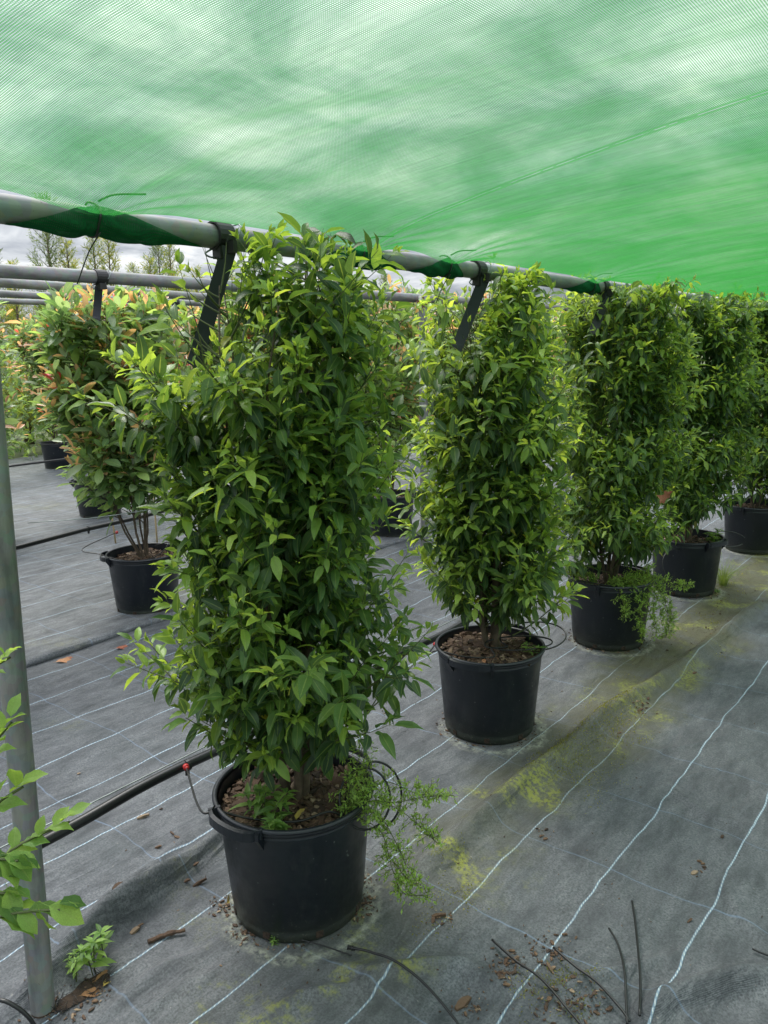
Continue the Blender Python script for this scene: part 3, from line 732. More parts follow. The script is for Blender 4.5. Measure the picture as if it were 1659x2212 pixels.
# ------------------------------------------------------------------ the laurel row
LG = 'potted laurels in the row beside the aisle'
BUSH = [
 dict(label='nearest and largest potted laurel, in a black pot in the foreground', prof=[(.40, .18), (.50, .27), (.62, .36), (.9, .37), (1.1, .36), (1.35, .34), (1.52, .33), (1.66, .30), (1.95, .13)], top=1.95, nstem=6, ntwig=245, sp=.0165, size=.070, r=.017, lean=(.05, 0), chips=240, hang=-2.25, level=.335,
      extra=[((-.12, -.05, .60), 2.9, .45, .38), ((-.12, -.1, .70), 3.2, .3, .34), ((-.1, -.1, 1.36), 3.1, .45, .20), ((.12, -.1, .66), -.1, .45, .38), ((.1, 0, 1.3), .1, .5, .30)]),
 dict(label='second potted laurel along the row, its single thick trunk rising from bark mulch', prof=[(.38, .22), (.5, .28), (.7, .33), (1.0, .35), (1.4, .38), (1.65, .32), (1.8, .24), (2.0, .10)], top=1.98, nstem=3, ntwig=205, sp=.0175, size=.077, r=.024, lean=(.03, 0), chips=240, hang=-2.05, level=.345, extra=[((-.1, 0, .75), 3.2, .35, .34), ((-.1, 0, 1.15), 3.0, .4, .34), ((.1, 0, .42), .2, .35, .34)]),
 dict(label='third potted laurel along the row, trailing weeds hanging over its pot rim', prof=[(.38, .26), (.5, .40), (.7, .46), (1.0, .48), (1.4, .47), (1.75, .42), (1.9, .34), (2.05, .18)], top=2.02, nstem=4, ntwig=250, sp=.018, size=.074, r=.017, lean=(.10, .02), chips=0, hang=-2.5, level=.33, extra=[]),
 dict(label='fourth potted laurel along the row, beside the clump of long grass', prof=[(.38, .26), (.55, .42), (1.0, .48), (1.5, .50), (1.8, .44), (2.1, .2)], top=2.04, nstem=4, ntwig=235, sp=.019, size=.076, r=.016, lean=(.05, 0), chips=0, hang=-1.0, level=.33, extra=[]),
 dict(label='fifth potted laurel along the row, its pot cut by the right edge of the photo', prof=[(.38, .26), (.55, .42), (1.0, .50), (1.5, .52), (1.8, .46), (2.15, .2)], top=2.1, nstem=4, ntwig=235, sp=.019, size=.078, r=.016, lean=(0, 0), chips=0, hang=.4, level=.33, extra=[]),
 dict(label='farthest potted laurel in the row, showing only behind the fifth one', prof=[(.38, .26), (.55, .42), (1.0, .50), (1.5, .52), (1.8, .46), (2.15, .2)], top=2.1, nstem=4, ntwig=140, sp=.024, size=.10, r=.016, lean=(0, 0), chips=0, hang=.4, level=.33, extra=[])]
for i, (pxy, d) in enumerate(zip(POTS, BUSH)):
    root = empty('potted_laurel', (pxy[0], pxy[1], 0)); tag(root, d['label'], 'potted shrub', LG)
    add_pot(root, d['hang'], d['chips'], 30 + i, i < 4, d['level'])
    vw = Vector((-pxy[0], -pxy[1], 0)).normalized(); vw.z = .1
    shrub(root, 100 + i, d['prof'], d['top'], d['nstem'], d['ntwig'], d['sp'], d['size'], 'laurel', d['r'], d['lean'], 300 if i < 5 else 60,
          LAUREL if i < 2 else LAUREL_LO, vw, bottom=.45 if i < 2 else .41, extra=d['extra'])

# ------------------------------------------------------------------ photinias behind
PG = 'potted photinias in the rows behind'
def photinia(seed, top, single, chips=0, ntwig=66, size=.112, label='', lo=None, prof=None, sp=.030, lean=(0, 0)):
    root = empty('potted_photinia', (0, 0, 0)); tag(root, label, 'potted shrub', PG)
    add_pot(root, 3.5, chips, seed, True, .33)
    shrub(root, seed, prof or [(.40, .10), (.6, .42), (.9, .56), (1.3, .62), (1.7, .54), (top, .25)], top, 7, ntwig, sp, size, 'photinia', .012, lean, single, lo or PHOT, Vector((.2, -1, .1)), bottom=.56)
    return root
pa = photinia(501, 2.0, 300, 120, 165, .122, 'photinia in a handled black pot behind the nearest laurel, on the left', prof=[(.40, .10), (.55, .36), (.75, .52), (1.0, .60), (1.4, .62), (1.7, .52), (2.0, .2)], lean=(-.12, -.05))
pa.location = (-1.60, 5.02, 0)
pb = photinia(502, 2.15, 300, 0, 130, .115, 'reddish photinia seen between the first and second laurels, pot behind the wire', PHOT_LO); pb.location = (.05, 7.02, 0)
pc = photinia(503, 2.1, 300, 0, 130, .118, 'photinia hidden behind the nearest laurel', PHOT_LO)
SP = [(-4.62, 1.55, 'copper-leaved photinia behind the left steel post, at the left edge'), (-4.35, 4.25, 'photinia directly behind the nearest laurel, mostly hidden'),
      (-4.35, 6.9, 'photinia behind the second laurel, seen through its left side'), (-4.35, 8.3, 'photinia seen between the second and third laurels'), (-4.35, 9.8, 'photinia far along the first back row behind the third laurel'),
      (-7.45, 4.55, 'photinia in the second back row whose pot shows left of the handled pot'), (-7.45, 3.1, 'photinia in the second back row at the far left behind the post'), (-7.45, 6.0, 'photinia in the second back row above the hanging strap of the second pipe'),
      (-7.45, 7.6, 'photinia in the second back row right of the bamboo canes'), (-7.45, 9.2, 'photinia in the second back row behind the bolted upright post'), (-7.45, 10.9, 'photinia in the second back row seen left of the second laurel'),
      (-7.45, 12.8, 'photinia in the second back row behind the second laurel'), (-11.3, 4.9, 'photinia in the third back row at the left edge, small dark pot on mossy ground'), (-11.3, 6.3, 'photinia in the third back row whose small dark pot stands by the moss strip'),
      (-11.3, 7.9, 'photinia in the third back row under the farthest pipes'), (-11.3, 9.7, 'photinia in the third back row left of centre'), (-11.3, 11.5, 'photinia in the third back row seen through the gap at centre'),
      (-11.3, 13.5, 'photinia in the third back row near the right gap'), (-7.45, 15, 'photinia at the far end of the second back row'), (-4.35, 11.6, 'photinia at the far end of the first back row behind the fourth laurel')]
pc.location = W(*SP[1][:2]); pc['label'] = SP[1][2]
first = True
for i, (s, t_, lb) in enumerate(SP):
    if i == 1: continue
    src = (pb, pc)[i % 2]
    q = copy_tree(src); q.location = W(s + rnd.uniform(-.12, .12), t_ + rnd.uniform(-.12, .12)); q.rotation_euler.z = rnd.uniform(-.8, .8)
    q.scale = (1, 1, 1) if s > -5 else (1.05, 1.05, rnd.uniform(.97, 1.05)); q['label'] = lb

# ------------------------------------------------------------------ steel pipes, posts, clamps and straps
def pipe(name, a, b_, rad, label, group=None, k=24, couple=()):
    a = Vector(a); b_ = Vector(b_); root = empty(name, a); tag(root, label, 'pipe', group)
    d = b_ - a; L = d.length; mb = MB(); n = 40
    pts = [Vector((0, 0, L * i / n)) for i in range(n + 1)]
    for p in pts: p.x += .004 * noise.noise((p.z * .8, 1, rad * 99)); p.y += .004 * noise.noise((p.z * .8, 5, rad * 99))
    mb.tube(pts, rad, k); o = mb.build('tube', M['galv'], root); o.rotation_mode = 'QUATERNION'; o.rotation_quaternion = d.to_track_quat('Z', 'Y')
    return root, d.normalized(), o
SG = 'horizontal steel pipes over the plant rows'
zA = 1.95; a0 = W(-1.64, -.6, zA); a1 = W(-1.62, 14, zA)
pA, dA, _ = pipe('support_pipe', a0, a1, .030, 'nearest steel pipe, thick, carrying the edge of the green shade net', SG)
pipes = [((0, 585), (980, 649), 2.05, .0325, 'second steel pipe, above the photinias, with a strap and a rusty band'),
         ((0, 610), (600, 653), 2.12, .031, 'third steel pipe, running just below the second in the view'),
         ((0, 634), (600, 664), 2.18, .029, 'fourth steel pipe, thinner with distance, behind the red leaf tips'),
         ((640, 655), (0, 646), 2.2, .027, 'farthest steel pipe, low behind the canes and hedge')]
PB = []
for i, (p, q, z, rd, lb) in enumerate(pipes):
    A = at(*p, z); B = at(*q, z)
    if i == 3: A, B = at(0, 650, z), at(620, 672, z)
    A2 = A + (A - B).normalized() * 2; B2 = B + (B - A).normalized() * (9 if i < 2 else 14)
    r_, d_, _ = pipe('support_pipe', A2, B2, rd, lb, SG, 16); PB.append((A, (B - A).normalized(), r_, rd))

def clamp(parent, pos, d, rad, wide=.05):
    """dark plastic saddle round the pipe with a bent wire loop under it"""
    d = d.normalized(); side = d.cross(UP).normalized(); mb = MB(); n = 14
    vs = []; fs = []
    for e in (-wide / 2, wide / 2):
        for rr in (rad + .001, rad + .006):
            for i in range(n + 1):
                a = -PI * .5 + (i / n) * PI * 1.5 - .4
                vs.append(pos + d * e + (side * math.cos(a) + UP * math.sin(a)) * rr)
    m_ = n + 1
    for i in range(n):
        fs += [(i + m_, i + m_ + 1, i + 3 * m_ + 1, i + 3 * m_), (i, i + 2 * m_, i + 2 * m_ + 1, i + 1), (i, i + 1, i + m_ + 1, i + m_), (i + 2 * m_, i + 3 * m_, i + 3 * m_ + 1, i + 2 * m_ + 1)]
    mb.add(vs, fs); mb.box(pos - UP * (rad + .012) + side * .01, (.03, .045, .03), Matrix.Rotation(-ROW, 3, 'Z'))
    o = mb.build('clamp', M['bracket'], parent, False)
    wr = MB(); pts = [pos + d * (.03 + .02 * math.sin(q)) + (side * math.cos(q) + UP * math.sin(q)) * (rad + .008 + .006 * math.sin(q * 3)) for q in [x * .5 for x in range(-5, 6)]]
    wr.tube(spline(pts, 3), .0022, 5)
    pts = [pos - d * .03 - UP * (rad + .004), pos - d * .05 - UP * (rad + .016), pos - d * .03 - UP * (rad + .024), pos + d * .01 - UP * (rad + .018)]
    wr.tube(spline(pts, 4), .0025, 5); wr.build('wire_clip', M['wire'], parent)
def strap(top, bot, width, label, group='dark straps hanging from the pipes', facing=None):
    top, bot = Vector(top), Vector(bot); root = empty('hanging_strap', top); tag(root, label, 'strap', group)
    ax = (bot - top); L = ax.length; ax.normalize(); vw = (Vector((0, 0, CAM_H)) - top); wd = (ax.cross(vw)).normalized(); nrm = ax.cross(wd)
    mb = MB(); n = 10; th = .0022; vs = []; fs = []
    for i in range(n + 1):
        u = i / n; c = ax * L * u + nrm * (.012 * math.sin(u * PI)) ; cut = width * .5
        for sg in (-1, 1):
            e = c + wd * sg * width / 2
            if i == n: e = c - ax * (cut * .55 if sg > 0 else 0) + wd * sg * width / 2
            vs += [e - nrm * th, e + nrm * th]
    for i in range(n):
        k = i * 4; fs += [(k, k + 2, k + 6, k + 4), (k + 1, k + 5, k + 7, k + 3), (k, k + 4, k + 5, k + 1), (k + 2, k + 3, k + 7, k + 6)]
    fs += [(0, 1, 3, 2), (4 * n, 4 * n + 2, 4 * n + 3, 4 * n + 1)]
    mb.add(vs, fs); mb.build('band', M['strap'], root, False)
    mb = MB(); mb.box((0, 0, .0), (width * 1.15, .012, .03), Matrix.Rotation(-ROW, 3, 'Z')); mb.tube([Vector((-.006, 0, .01)), Vector((-.006, 0, .035))], .006, 6)
    mb.build('buckle', M['bracket'], root, False)
    return root
dAv = Vector((D2.x, D2.y, 0))
for px, py0, bx, by, wd, lb in [(476, 535, 417, 797, .040, 'wide dark strap hanging left of the nearest laurel top'), (1030, 590, 985, 757, .044, 'dark strap hanging beside the left of the second laurel'), (1303, 632, 1279, 722, .044, 'dark strap hanging between the second and third laurels')]:
    t_ = onA(px); p = W(-1.63, t_, zA); clamp(pA, p - a0, dAv, .030)
    top = W(-1.595, t_, zA - .03)
    # the strap leans back along the row; its lower end is found on its sight line at the strap's own distance
    dr = sight(bx, by); q = top - Vector((0, 0, CAM_H))
    bot = Vector((0, 0, CAM_H)) + dr * (q.length * .985)
    strap(top, bot, wd, lb)
for (k, px, py0, bx, by, wd, lb) in [(0, 217, 600, 208, 692, .038, 'grey strap hanging from the second pipe over the photinias'), (2, 480, 664, 476, 712, .05, 'small far strap right of the pale upright post'), (2, 384, 668, 382, 708, .04, 'smallest far strap, on the farthest pipes')]:
    A, d_, r_, rd = PB[k]
    best = min(((lambda p: (abs(829.5 + (p.x / ((p - Vector((0, 0, CAM_H))).dot(Vector((0, math.cos(PITCH), -math.sin(PITCH)))))) * FOC - 4 - px), p))(A + d_ * (i * .02)) for i in range(500)), key=lambda x: x[0])[1]
    clamp(r_, best - r_.location, d_, rd, .06); top = best - UP * (rd + .015) + Vector((0, -.02, 0))
    dr = sight(bx, by); bot = Vector((0, 0, CAM_H)) + dr * (top - Vector((0, 0, CAM_H))).length
    strap(top, bot, wd, lb)
# rusty clamp band on the second pipe
A, d_, r_, rd = PB[0]
p = A + d_ * 1.82; q = p - r_.location; mb = MB(); mb.tube([q - d_ * .03, q + d_ * .03], rd + .003, 20); mb.build('rusty_band', M['rust'], r_)
mb = MB(); mb.tube([q - UP * (rd + .0), q - UP * (rd + .035)], .008, 6); mb.box(q - UP * (rd + .034), (.035, .02, .012)); mb.build('bolt', M['bolt'], r_, False)

def post(base, top, rad, label, cap=False):
    base, top = Vector(base), Vector(top); root = empty('steel_post', base); tag(root, label, 'post', 'upright steel posts')
    mb = MB(); d = top - base; n = 24
    mb.tube([Vector((0, 0, -.05))] + [d * (i / n) for i in range(n + 1)], rad, 32); mb.build('tube', M['galv'], root)
    return root
lp = post((-.905, 1.72, -.02), (-.84, 1.70, 1.92), .0300, 'near galvanised steel post at the left edge with a lean')
mb = MB(); mb.tube([Vector((.0, 0, .0)), Vector((0, 0, .03))], [.036, .032], 24); mb.build('foot_collar', M['soil'], lp)
def upright(px, py, y, z_top, label):
    d = sight(px, py + 60); x = d.x / d.y * y
    r_ = post((x, y, -.02), (x, y, z_top), .033, label)
    mb = MB(); mb.tube([Vector((-.05, -.03, z_top - .03)), Vector((.06, -.03, z_top - .03))], .008, 6); mb.tube([Vector((0, -.045, z_top - .07)), Vector((0, -.045, z_top + .01))], .009, 6)
    mb.box((0, 0, z_top - .03), (.09, .085, .03)); mb.build('clamp_bolt', M['bolt'], r_, False)
upright(914, 642, 6.05, 2.06, 'upright post clamped under the second pipe between the first two laurels')
upright(260, 655, 7.6, 2.12, 'short pale upright post left of the canes, holding the far pipes')
for px, y, zt, lb in [(300, 6.6, 2.0, 'bamboo cane just right of the pale upright post'), (202, 6.8, 2.0, 'thin bamboo cane behind the grey strap'), (402, 7.0, 2.05, 'thin bamboo cane close to the nearest laurel'), (350, 9, 2.1, 'short far bamboo cane among the photinias')]:
    e = sight(px, 680); x = (e.x / e.y) * y; mb = MB()
    mb.tube([Vector((rnd.uniform(-.02, .02), 0, zt * i / 8)) if i == 0 else Vector((.003 * i, 0, zt * i / 8)) for i in range(9)], .008, 6)
    o = mb.build('bamboo_cane', M['cane']); o.location = (x, y, 0); tag(o, lb, 'cane', 'bamboo canes')

# ------------------------------------------------------------------ shade net
ss = np.concatenate([[-1.615, -1.605], np.arange(-1.6, -.2, .0125), np.arange(-.2, 1.5, .03), np.arange(1.5, 5.2, .12)])
ts = np.concatenate([np.arange(-2.5, .2, .1), np.arange(.2, 3.2, .0125), np.arange(3.2, 6, .03), np.arange(6, 14, .12)])
netroot = empty('shade_net', W(-1.6, 2, 1.97), 0); tag(netroot, 'green knitted shade net stretched overhead from the nearest pipe', 'shade net')
o = link('net_sheet', grid_mesh('net_sheet', ss, ts, net_z), netroot, M['net'])
o.matrix_parent_inverse = Matrix.Translation(netroot.location).inverted(); o.rotation_euler.z = -ROW
def bundle(tc_, left, right, seed, hang=.02):
    """net gathered and tied round the pipe: a loose sleeve, pinched at the tie"""
    r = random.Random(seed); n, k = 44, 30; V = []
    for i in range(n + 1):
        u = i / n; t_ = tc_ - left + (left + right) * u; dt = abs(t_ - tc_) / (left if t_ < tc_ else right)
        hw = (1 - dt ** 1.1) * 2.0 + .12; fc = -1.15 - .25 * dt
        puff = .001 + .007 * math.sin(PI * min(1, dt * 1.5)) * (1 - dt)
        for j in range(k + 1):
            v = j / k; a = fc + hw * (1 - 2 * v)
            rr = .0315 + puff * (.35 + .65 * math.sin(v * PI)) + .005 * noise.noise((t_ * 24, a * 2.2, seed)) * (1 - dt * .6) + .003 * math.sin(a * 6 + t_ * 50) * (1 - dt)
            if abs(t_ - tc_) < .014: rr = .0335 + .002 * math.sin(a * 7)
            rr = max(rr, .0312)
            dz = -hang * math.sin(v * PI) ** 2 * max(0, 1 - abs(dt - .42) * 2.4) * (1 if t_ > tc_ else .7)
            V.append((-1.632 + rr * math.cos(a), t_, zA + rr * math.sin(a) + dz))
    idx = np.arange(len(V)).reshape(n + 1, k + 1)
    F = np.stack([idx[:-1, :-1], idx[1:, :-1], idx[1:, 1:], idx[:-1, 1:]], -1).reshape(-1, 4)
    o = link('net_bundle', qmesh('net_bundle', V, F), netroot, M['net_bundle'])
    o.matrix_parent_inverse = Matrix.Translation(netroot.location).inverted(); o.rotation_euler.z = -ROW
    tie = MB(); pts = [Vector((-1.632 + .0365 * math.cos(a), tc_ + .004 * math.sin(a * 3), zA + .0365 * math.sin(a))) for a in [x * PI / 9 for x in range(19)]]
    tie.tube(pts, .0028, 5, False)
    tie.tube(spline([(-1.60, tc_, zA - .03), (-1.62, tc_ - .02, zA - .07), (-1.63, tc_ - .05, zA - .12 - .02 * seed % .05)], 4), .0016, 5)
    tie.tube(spline([(-1.60, tc_, zA + .035), (-1.58, tc_ + .03, zA + .05), (-1.55, tc_ + .09, zA + .055)], 4), .0025, 5)
    o = tie.build('tie_cord', M['bracket'], netroot); o.matrix_parent_inverse = Matrix.Translation(netroot.location).inverted(); o.rotation_euler.z = -ROW
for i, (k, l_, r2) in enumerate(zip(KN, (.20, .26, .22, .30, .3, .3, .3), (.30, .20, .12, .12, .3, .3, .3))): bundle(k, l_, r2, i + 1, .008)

# ------------------------------------------------------------------ irrigation
def place_hose(name, pts, rad, mat, label, cat, parent=None, k=10, grp=None):
    root = empty(name, pts[0]); tag(root, label, cat, grp)
    mb = MB(); mb.tube([Vector(p) - Vector(pts[0]) for p in pts], rad, k); mb.build('tube', mat, root); return root
zh = .33; hp = []
for i in range(60):
    t_ = -.2 + i * .16; hp.append(W(-1.985 + .008 * noise.noise((t_, 0, 0)), t_, zh - .012 * math.sin(t_ * 4.8) ** 2))
ho = place_hose('drip_hose', spline(hp, 2), .0165, M['hose'], 'thick black irrigation hose running behind the near laurel pots', 'hose', None, 14)
def clip(root, p, d, r0):
    mb = MB(); q = p - root.location; mb.tube([q - d * .006, q + d * .006], r0 + .003, 14); mb.box(q - UP * (r0 + .008), (.012, .012, .02)); mb.build('hose_clip', M['hose'], root, False)
clip(ho, W(-1.985, 1.44, .325), dAv, .0165); clip(ho, W(-1.985, 4.4, .325), dAv, .0165)
wp = [W(-2.0, -.2 + i * .4, .352 + .004 * math.sin(i)) for i in range(26)]
o = place_hose('support_wire', spline(wp, 2), .0022, M['wire'], 'thin steel wire running just above the near black irrigation hose', 'wire', None, 5)
def dripper(px, py, tubepts, label, zc):
    c = at(px, py, zc); root = empty('drip_line', c); tag(root, label, 'drip tube', 'thin black drip tubes feeding the pots')
    mb = MB(); d = (Vector(tubepts[1]) - c).normalized(); mb.tube([-d * .006, d * .006], .010, 16); mb.tube([d * .006, d * .016], .006, 12); mb.build('red_cap', M['red_cap'], root)
    mb = MB(); mb.tube([Vector(p) - c for p in spline([c] + tubepts, 6)], .0035, 8); mb.build('tube', M['hose'], root); return root
p1 = Vector((POTS[0][0], POTS[0][1], 0)); p2_ = Vector((POTS[1][0], POTS[1][1], 0))
def loop(cx_, cy_, cz_, rx, ry, tilt, a0_, a1_, n=16, az=0.0):
    out = []
    for i in range(n + 1):
        a = a0_ + (a1_ - a0_) * i / n; v = Vector((rx * math.cos(a), ry * math.sin(a), 0)); v = Matrix.Rotation(tilt, 3, 'X') @ v; v = Matrix.Rotation(az, 3, 'Z') @ v
        out.append(Vector((cx_, cy_, cz_)) + v)
    return out
dripper(402, 1657, [p1 + Vector(q) for q in [(-.26, -.10, .37), (-.205, -.115, .375), (-.12, -.13, .36), (.02, -.16, .365), (.12, -.13, .375)]] +
        loop(p1.x + .215, p1.y - .09, .39, .075, .085, 1.15, -2.2, 3.6, 14, .3) + loop(p1.x + .24, p1.y - .03, .36, .085, .10, 1.3, 3.0, -1.2, 12, .3),
        'drip tube with red cap looping over the right rim of the nearest pot', .335)
dripper(940, 1392, [p2_ + Vector(q) for q in [(-.275, -.06, .36), (-.235, -.05, .375), (-.12, -.10, .365), (0, -.12, .37)]] + loop(p2_.x + .12, p2_.y - .04, .40, .15, .06, .15, -2.6, 3.6, 16, .1) + loop(p2_.x + .20, p2_.y + .04, .40, .17, .10, .3, 3.4, -1.8, 14, .5),
        'drip tube coiled on the second pot and tied with a wire twist', .34)
p3 = Vector((POTS[2][0], POTS[2][1], 0))
dripper(1237, 1235, [p3 + Vector(q) for q in [(-.22, -.06, .385), (-.12, -.16, .385), (0, -.19, .375), (.1, -.12, .36)]], 'short drip tube with red cap entering the third pot', .345)
p4 = Vector((POTS[3][0], POTS[3][1], 0))
place_hose('drip_line', loop(p4.x - .16, p4.y - .24, .25, .12, .10, 1.3, 0, 4.4, 18, .5), .0035, M['hose'], 'thin black loop of tube hanging against the fourth pot', 'drip tube', grp='thin black drip tubes feeding the pots')
place_hose('drip_line', loop(p4.x + .26, p4.y - .02, .36, .14, .08, .5, 0, 5.4, 18, .2), .0035, M['hose'], 'loop of black tube sticking out right of the fourth pot rim', 'drip tube', grp='thin black drip tubes feeding the pots')
b0_ = at(45, 1178, .45); b1_ = at(220, 1135, .45); bd = (b1_ - b0_).normalized()
hz = [b0_ + bd * (-1.5 + i * .5) - UP * .008 * (i % 2) for i in range(26)]
bh = place_hose('drip_hose', spline(hz, 2), .0165, M['hose'], 'black irrigation hose behind the photinia pot, farther left', 'hose', None, 10)
clip(bh, b1_ - bd * .12, bd, .0165)
dripper(252, 1150, [Vector((-1.60, 5.02, 0)) + Vector(q) for q in [(-.42, .04, .40), (-.27, -.05, .385), (-.2, -.08, .37), (-.05, -.14, .36), (.1, -.1, .37), (.16, .05, .43), (.05, .1, .40)]], 'drip tube with red cap curving into the handled photinia pot', .44)
wq = [at(60, 1130, .72), at(340, 1098, .72), at(896, 990, .72), at(1240, 935, .72)]
place_hose('support_wire', spline(wq, 5), .0028, M['wire'], 'taut pale wire crossing in front of the photinia pots', 'wire', None, 6)
b0_ = at(60, 1002, .3); place_hose('drip_hose', [b0_ + Vector((D2.x, D2.y, 0)) * q for q in (-3, 0, 3, 6, 9)], .016, M['hose'], 'distant black hose lying among the far left pots', 'hose', None, 8)

# loose cut tubes on the ground at the lower right
def lay(name, pxs, rad, label, cat, mat, lift=.004, grp=None):
    pts = [at(*p) for p in pxs]; pts = spline(pts, 6)
    zs = [gW(p.x, p.y) for p in pts]; n_ = len(zs); zs = [max(zs[max(0, k - 5):k + 6]) for k in range(n_)]
    for i_, p in enumerate(pts): p.z = sum(zs[max(0, i_ - 7):i_ + 8]) / len(zs[max(0, i_ - 7):i_ + 8]) + rad + lift + .003
    root = empty(name, pts[0]); tag(root, label, cat, grp); mb = MB(); mb.tube([p - pts[0] for p in pts], rad, 8); mb.build('tube', mat, root); return root, pts
CG = 'cut lengths of black tube on the ground'
lay('cut_tube', [(640, 2035), (700, 2052), (760, 2074)], .0022, 'thin black tube curving out from under the nearest pot', 'tube', M['hose'], grp=CG)
r_, pts = lay('cut_tube', [(752, 2070), (800, 2084), (860, 2112), (920, 2150), (985, 2215), (1005, 2245)], .0036, 'longest cut black tube, curving to the bottom edge with a barbed end', 'tube', M['hose'], grp=CG)
mb = MB()
for q in range(4): mb.tube([Vector((.006 * q, -.002 * q, .002)), Vector((.006 * q + .003, -.002 * q - .001, .002))], .007 - .001 * (q % 2), 8)
mb.build('barb', M['hose'], r_)
lay('cut_tube', [(1063, 2037), (1110, 2085), (1165, 2130), (1225, 2200), (1260, 2240)], .0034, 'straight cut black tube crossing the blue line, lowest centre', 'tube', M['hose'], grp=CG)
lay('cut_tube', [(1195, 2068), (1240, 2110), (1290, 2150), (1335, 2195), (1360, 2225)], .0034, 'cut black tube starting at the heap of debris', 'tube', M['hose'], grp=CG)
lay('cut_tube', [(1315, 2020), (1335, 2060), (1348, 2120), (1352, 2190), (1354, 2230)], .0034, 'curved cut black tube, left of the two upright-lying ones', 'tube', M['hose'], grp=CG)
lay('cut_tube', [(1365, 1957), (1372, 2010), (1378, 2080), (1382, 2150), (1380, 2225)], .0034, 'long nearly straight cut black tube, rightmost of the pair', 'tube', M['hose'], grp=CG)
lay('cut_tube', [(1625, 2053), (1645, 2062), (1672, 2072)], .003, 'short stub of black tube at the right edge', 'tube', M['hose'], grp=CG)
o = place_hose('cut_tube', spline([(-1.02, 1.62, .02), (-.99, 1.60, .12), (-.93, 1.585, .16), (-.87, 1.58, .12), (-.845, 1.585, .04), (-.84, 1.59, .005)], 6), .005, M['hose'], 'black hose arching in front of the foot of the left post', 'tube', grp=CG)

# ------------------------------------------------------------------ weeds, fallen leaves, chips
def rosette(mb_items, p, r, n, size, cls='weed', up=.6):
    for i in range(n):
        a = i * 2.4 + r.uniform(-.3, .3); d = Vector((math.cos(a), math.sin(a), up + r.uniform(-.3, .4))).normalized()
        mb_items.append((p, d, UP + rv(r, .3), size * r.uniform(.6, 1.2), cls))
LANCE = [leaf_t(1, .30, 5, p_lance, .35, .6, .1, .05), leaf_t(1, .34, 5, p_lance, .3, .9, .15, .05)]
def weed(name, base, stems, label, size, seed, cat='weed', spread=.05, h=.12, per=6, cls='weed', mat='weed', tpl=None, grp=None, lowlean=None):
    r = random.Random(seed); root = empty(name, base); tag(root, label, cat, grp); items = []; tw = MB()
    for i in range(stems):
        a = r.uniform(0, 6.28); q = Vector((math.cos(a), math.sin(a), 0)) * r.uniform(.2, 1) * spread; hh = h * r.uniform(.6, 1.1)
        if lowlean: q += Vector(lowlean) * r.uniform(.3, 1)
        pts = [Vector((0, 0, -.01)) + q * .15, q * .5 + UP * hh * .55, q + UP * hh]; sp_ = spline(pts, 3); tw.tube(sp_, .0018, 4, False)
        for k, p in enumerate(sp_[2:]):
            d0 = r.uniform(0, 6.28)
            for jj in range(2 if k < len(sp_) - 3 else per): 
                a2 = d0 + jj * (PI if k < len(sp_) - 3 else 2.4); d = Vector((math.cos(a2), math.sin(a2), r.uniform(.1, .8))).normalized()
                items.append((p, d, UP + rv(r, .3), size * r.uniform(.6, 1.15) * (.6 if k == len(sp_) - 3 else 1), cls if r.random() < .7 else 'mid'))
    tw.build('stems', M['twig'], root)
    for it in items[:300]:
        k = r.randrange(2); B = basis(it[1], it[2]) * it[3]; tt = tpl or LANCE
        o = bpy.data.objects.new('leaf', leaf_mesh((name, k), tt[k], it[4], M[mat])); C.objects.link(o); o.parent = root
        o.matrix_basis = Matrix(((B[0][0], B[0][1], B[0][2], it[0].x), (B[1][0], B[1][1], B[1][2], it[0].y), (B[2][0], B[2][1], B[2][2], it[0].z), (0, 0, 0, 1)))
    return root
weed('broadleaf_weed', p1 + Vector((-.075, -.135, .335)), 5, 'leafy green weed growing at the front left of the nearest pot', .062, 3, spread=.075, h=.10, per=6)
weed('broadleaf_weed', p1 + Vector((-.02, -.165, .33)), 3, 'small weed drooping over the front rim of the nearest pot', .055, 4, spread=.05, h=.06, per=5)
g0 = at(205, 2110); g0.z = gW(g0.x, g0.y)
weed('broadleaf_weed', g0, 2, 'seedling with pointed leaves by the hole near the post foot', .058, 5, spread=.03, h=.085, per=7, grp='seedlings by the post foot')
g1 = at(225, 2052 + 30); g1.z = gW(g1.x, g1.y)
weed('broadleaf_weed', g1, 1, 'taller seedling with a spike of new leaves beside the fabric fold', .062, 6, spread=.01, h=.11, per=7, grp='seedlings by the post foot')
g2 = at(165, 2125); g2.z = gW(g2.x, g2.y)
weed('broadleaf_weed', g2, 3, 'clump of tiny-leaved seedling closest to the post', .030, 7, spread=.03, h=.08, per=5, grp='seedlings by the post foot')
g3 = at(592, 2040); g3.z = gW(g3.x, g3.y)
weed('broadleaf_weed', g3, 3, 'tiny green seedling at the front foot of the nearest pot', .018, 8, spread=.015, h=.025, per=4)

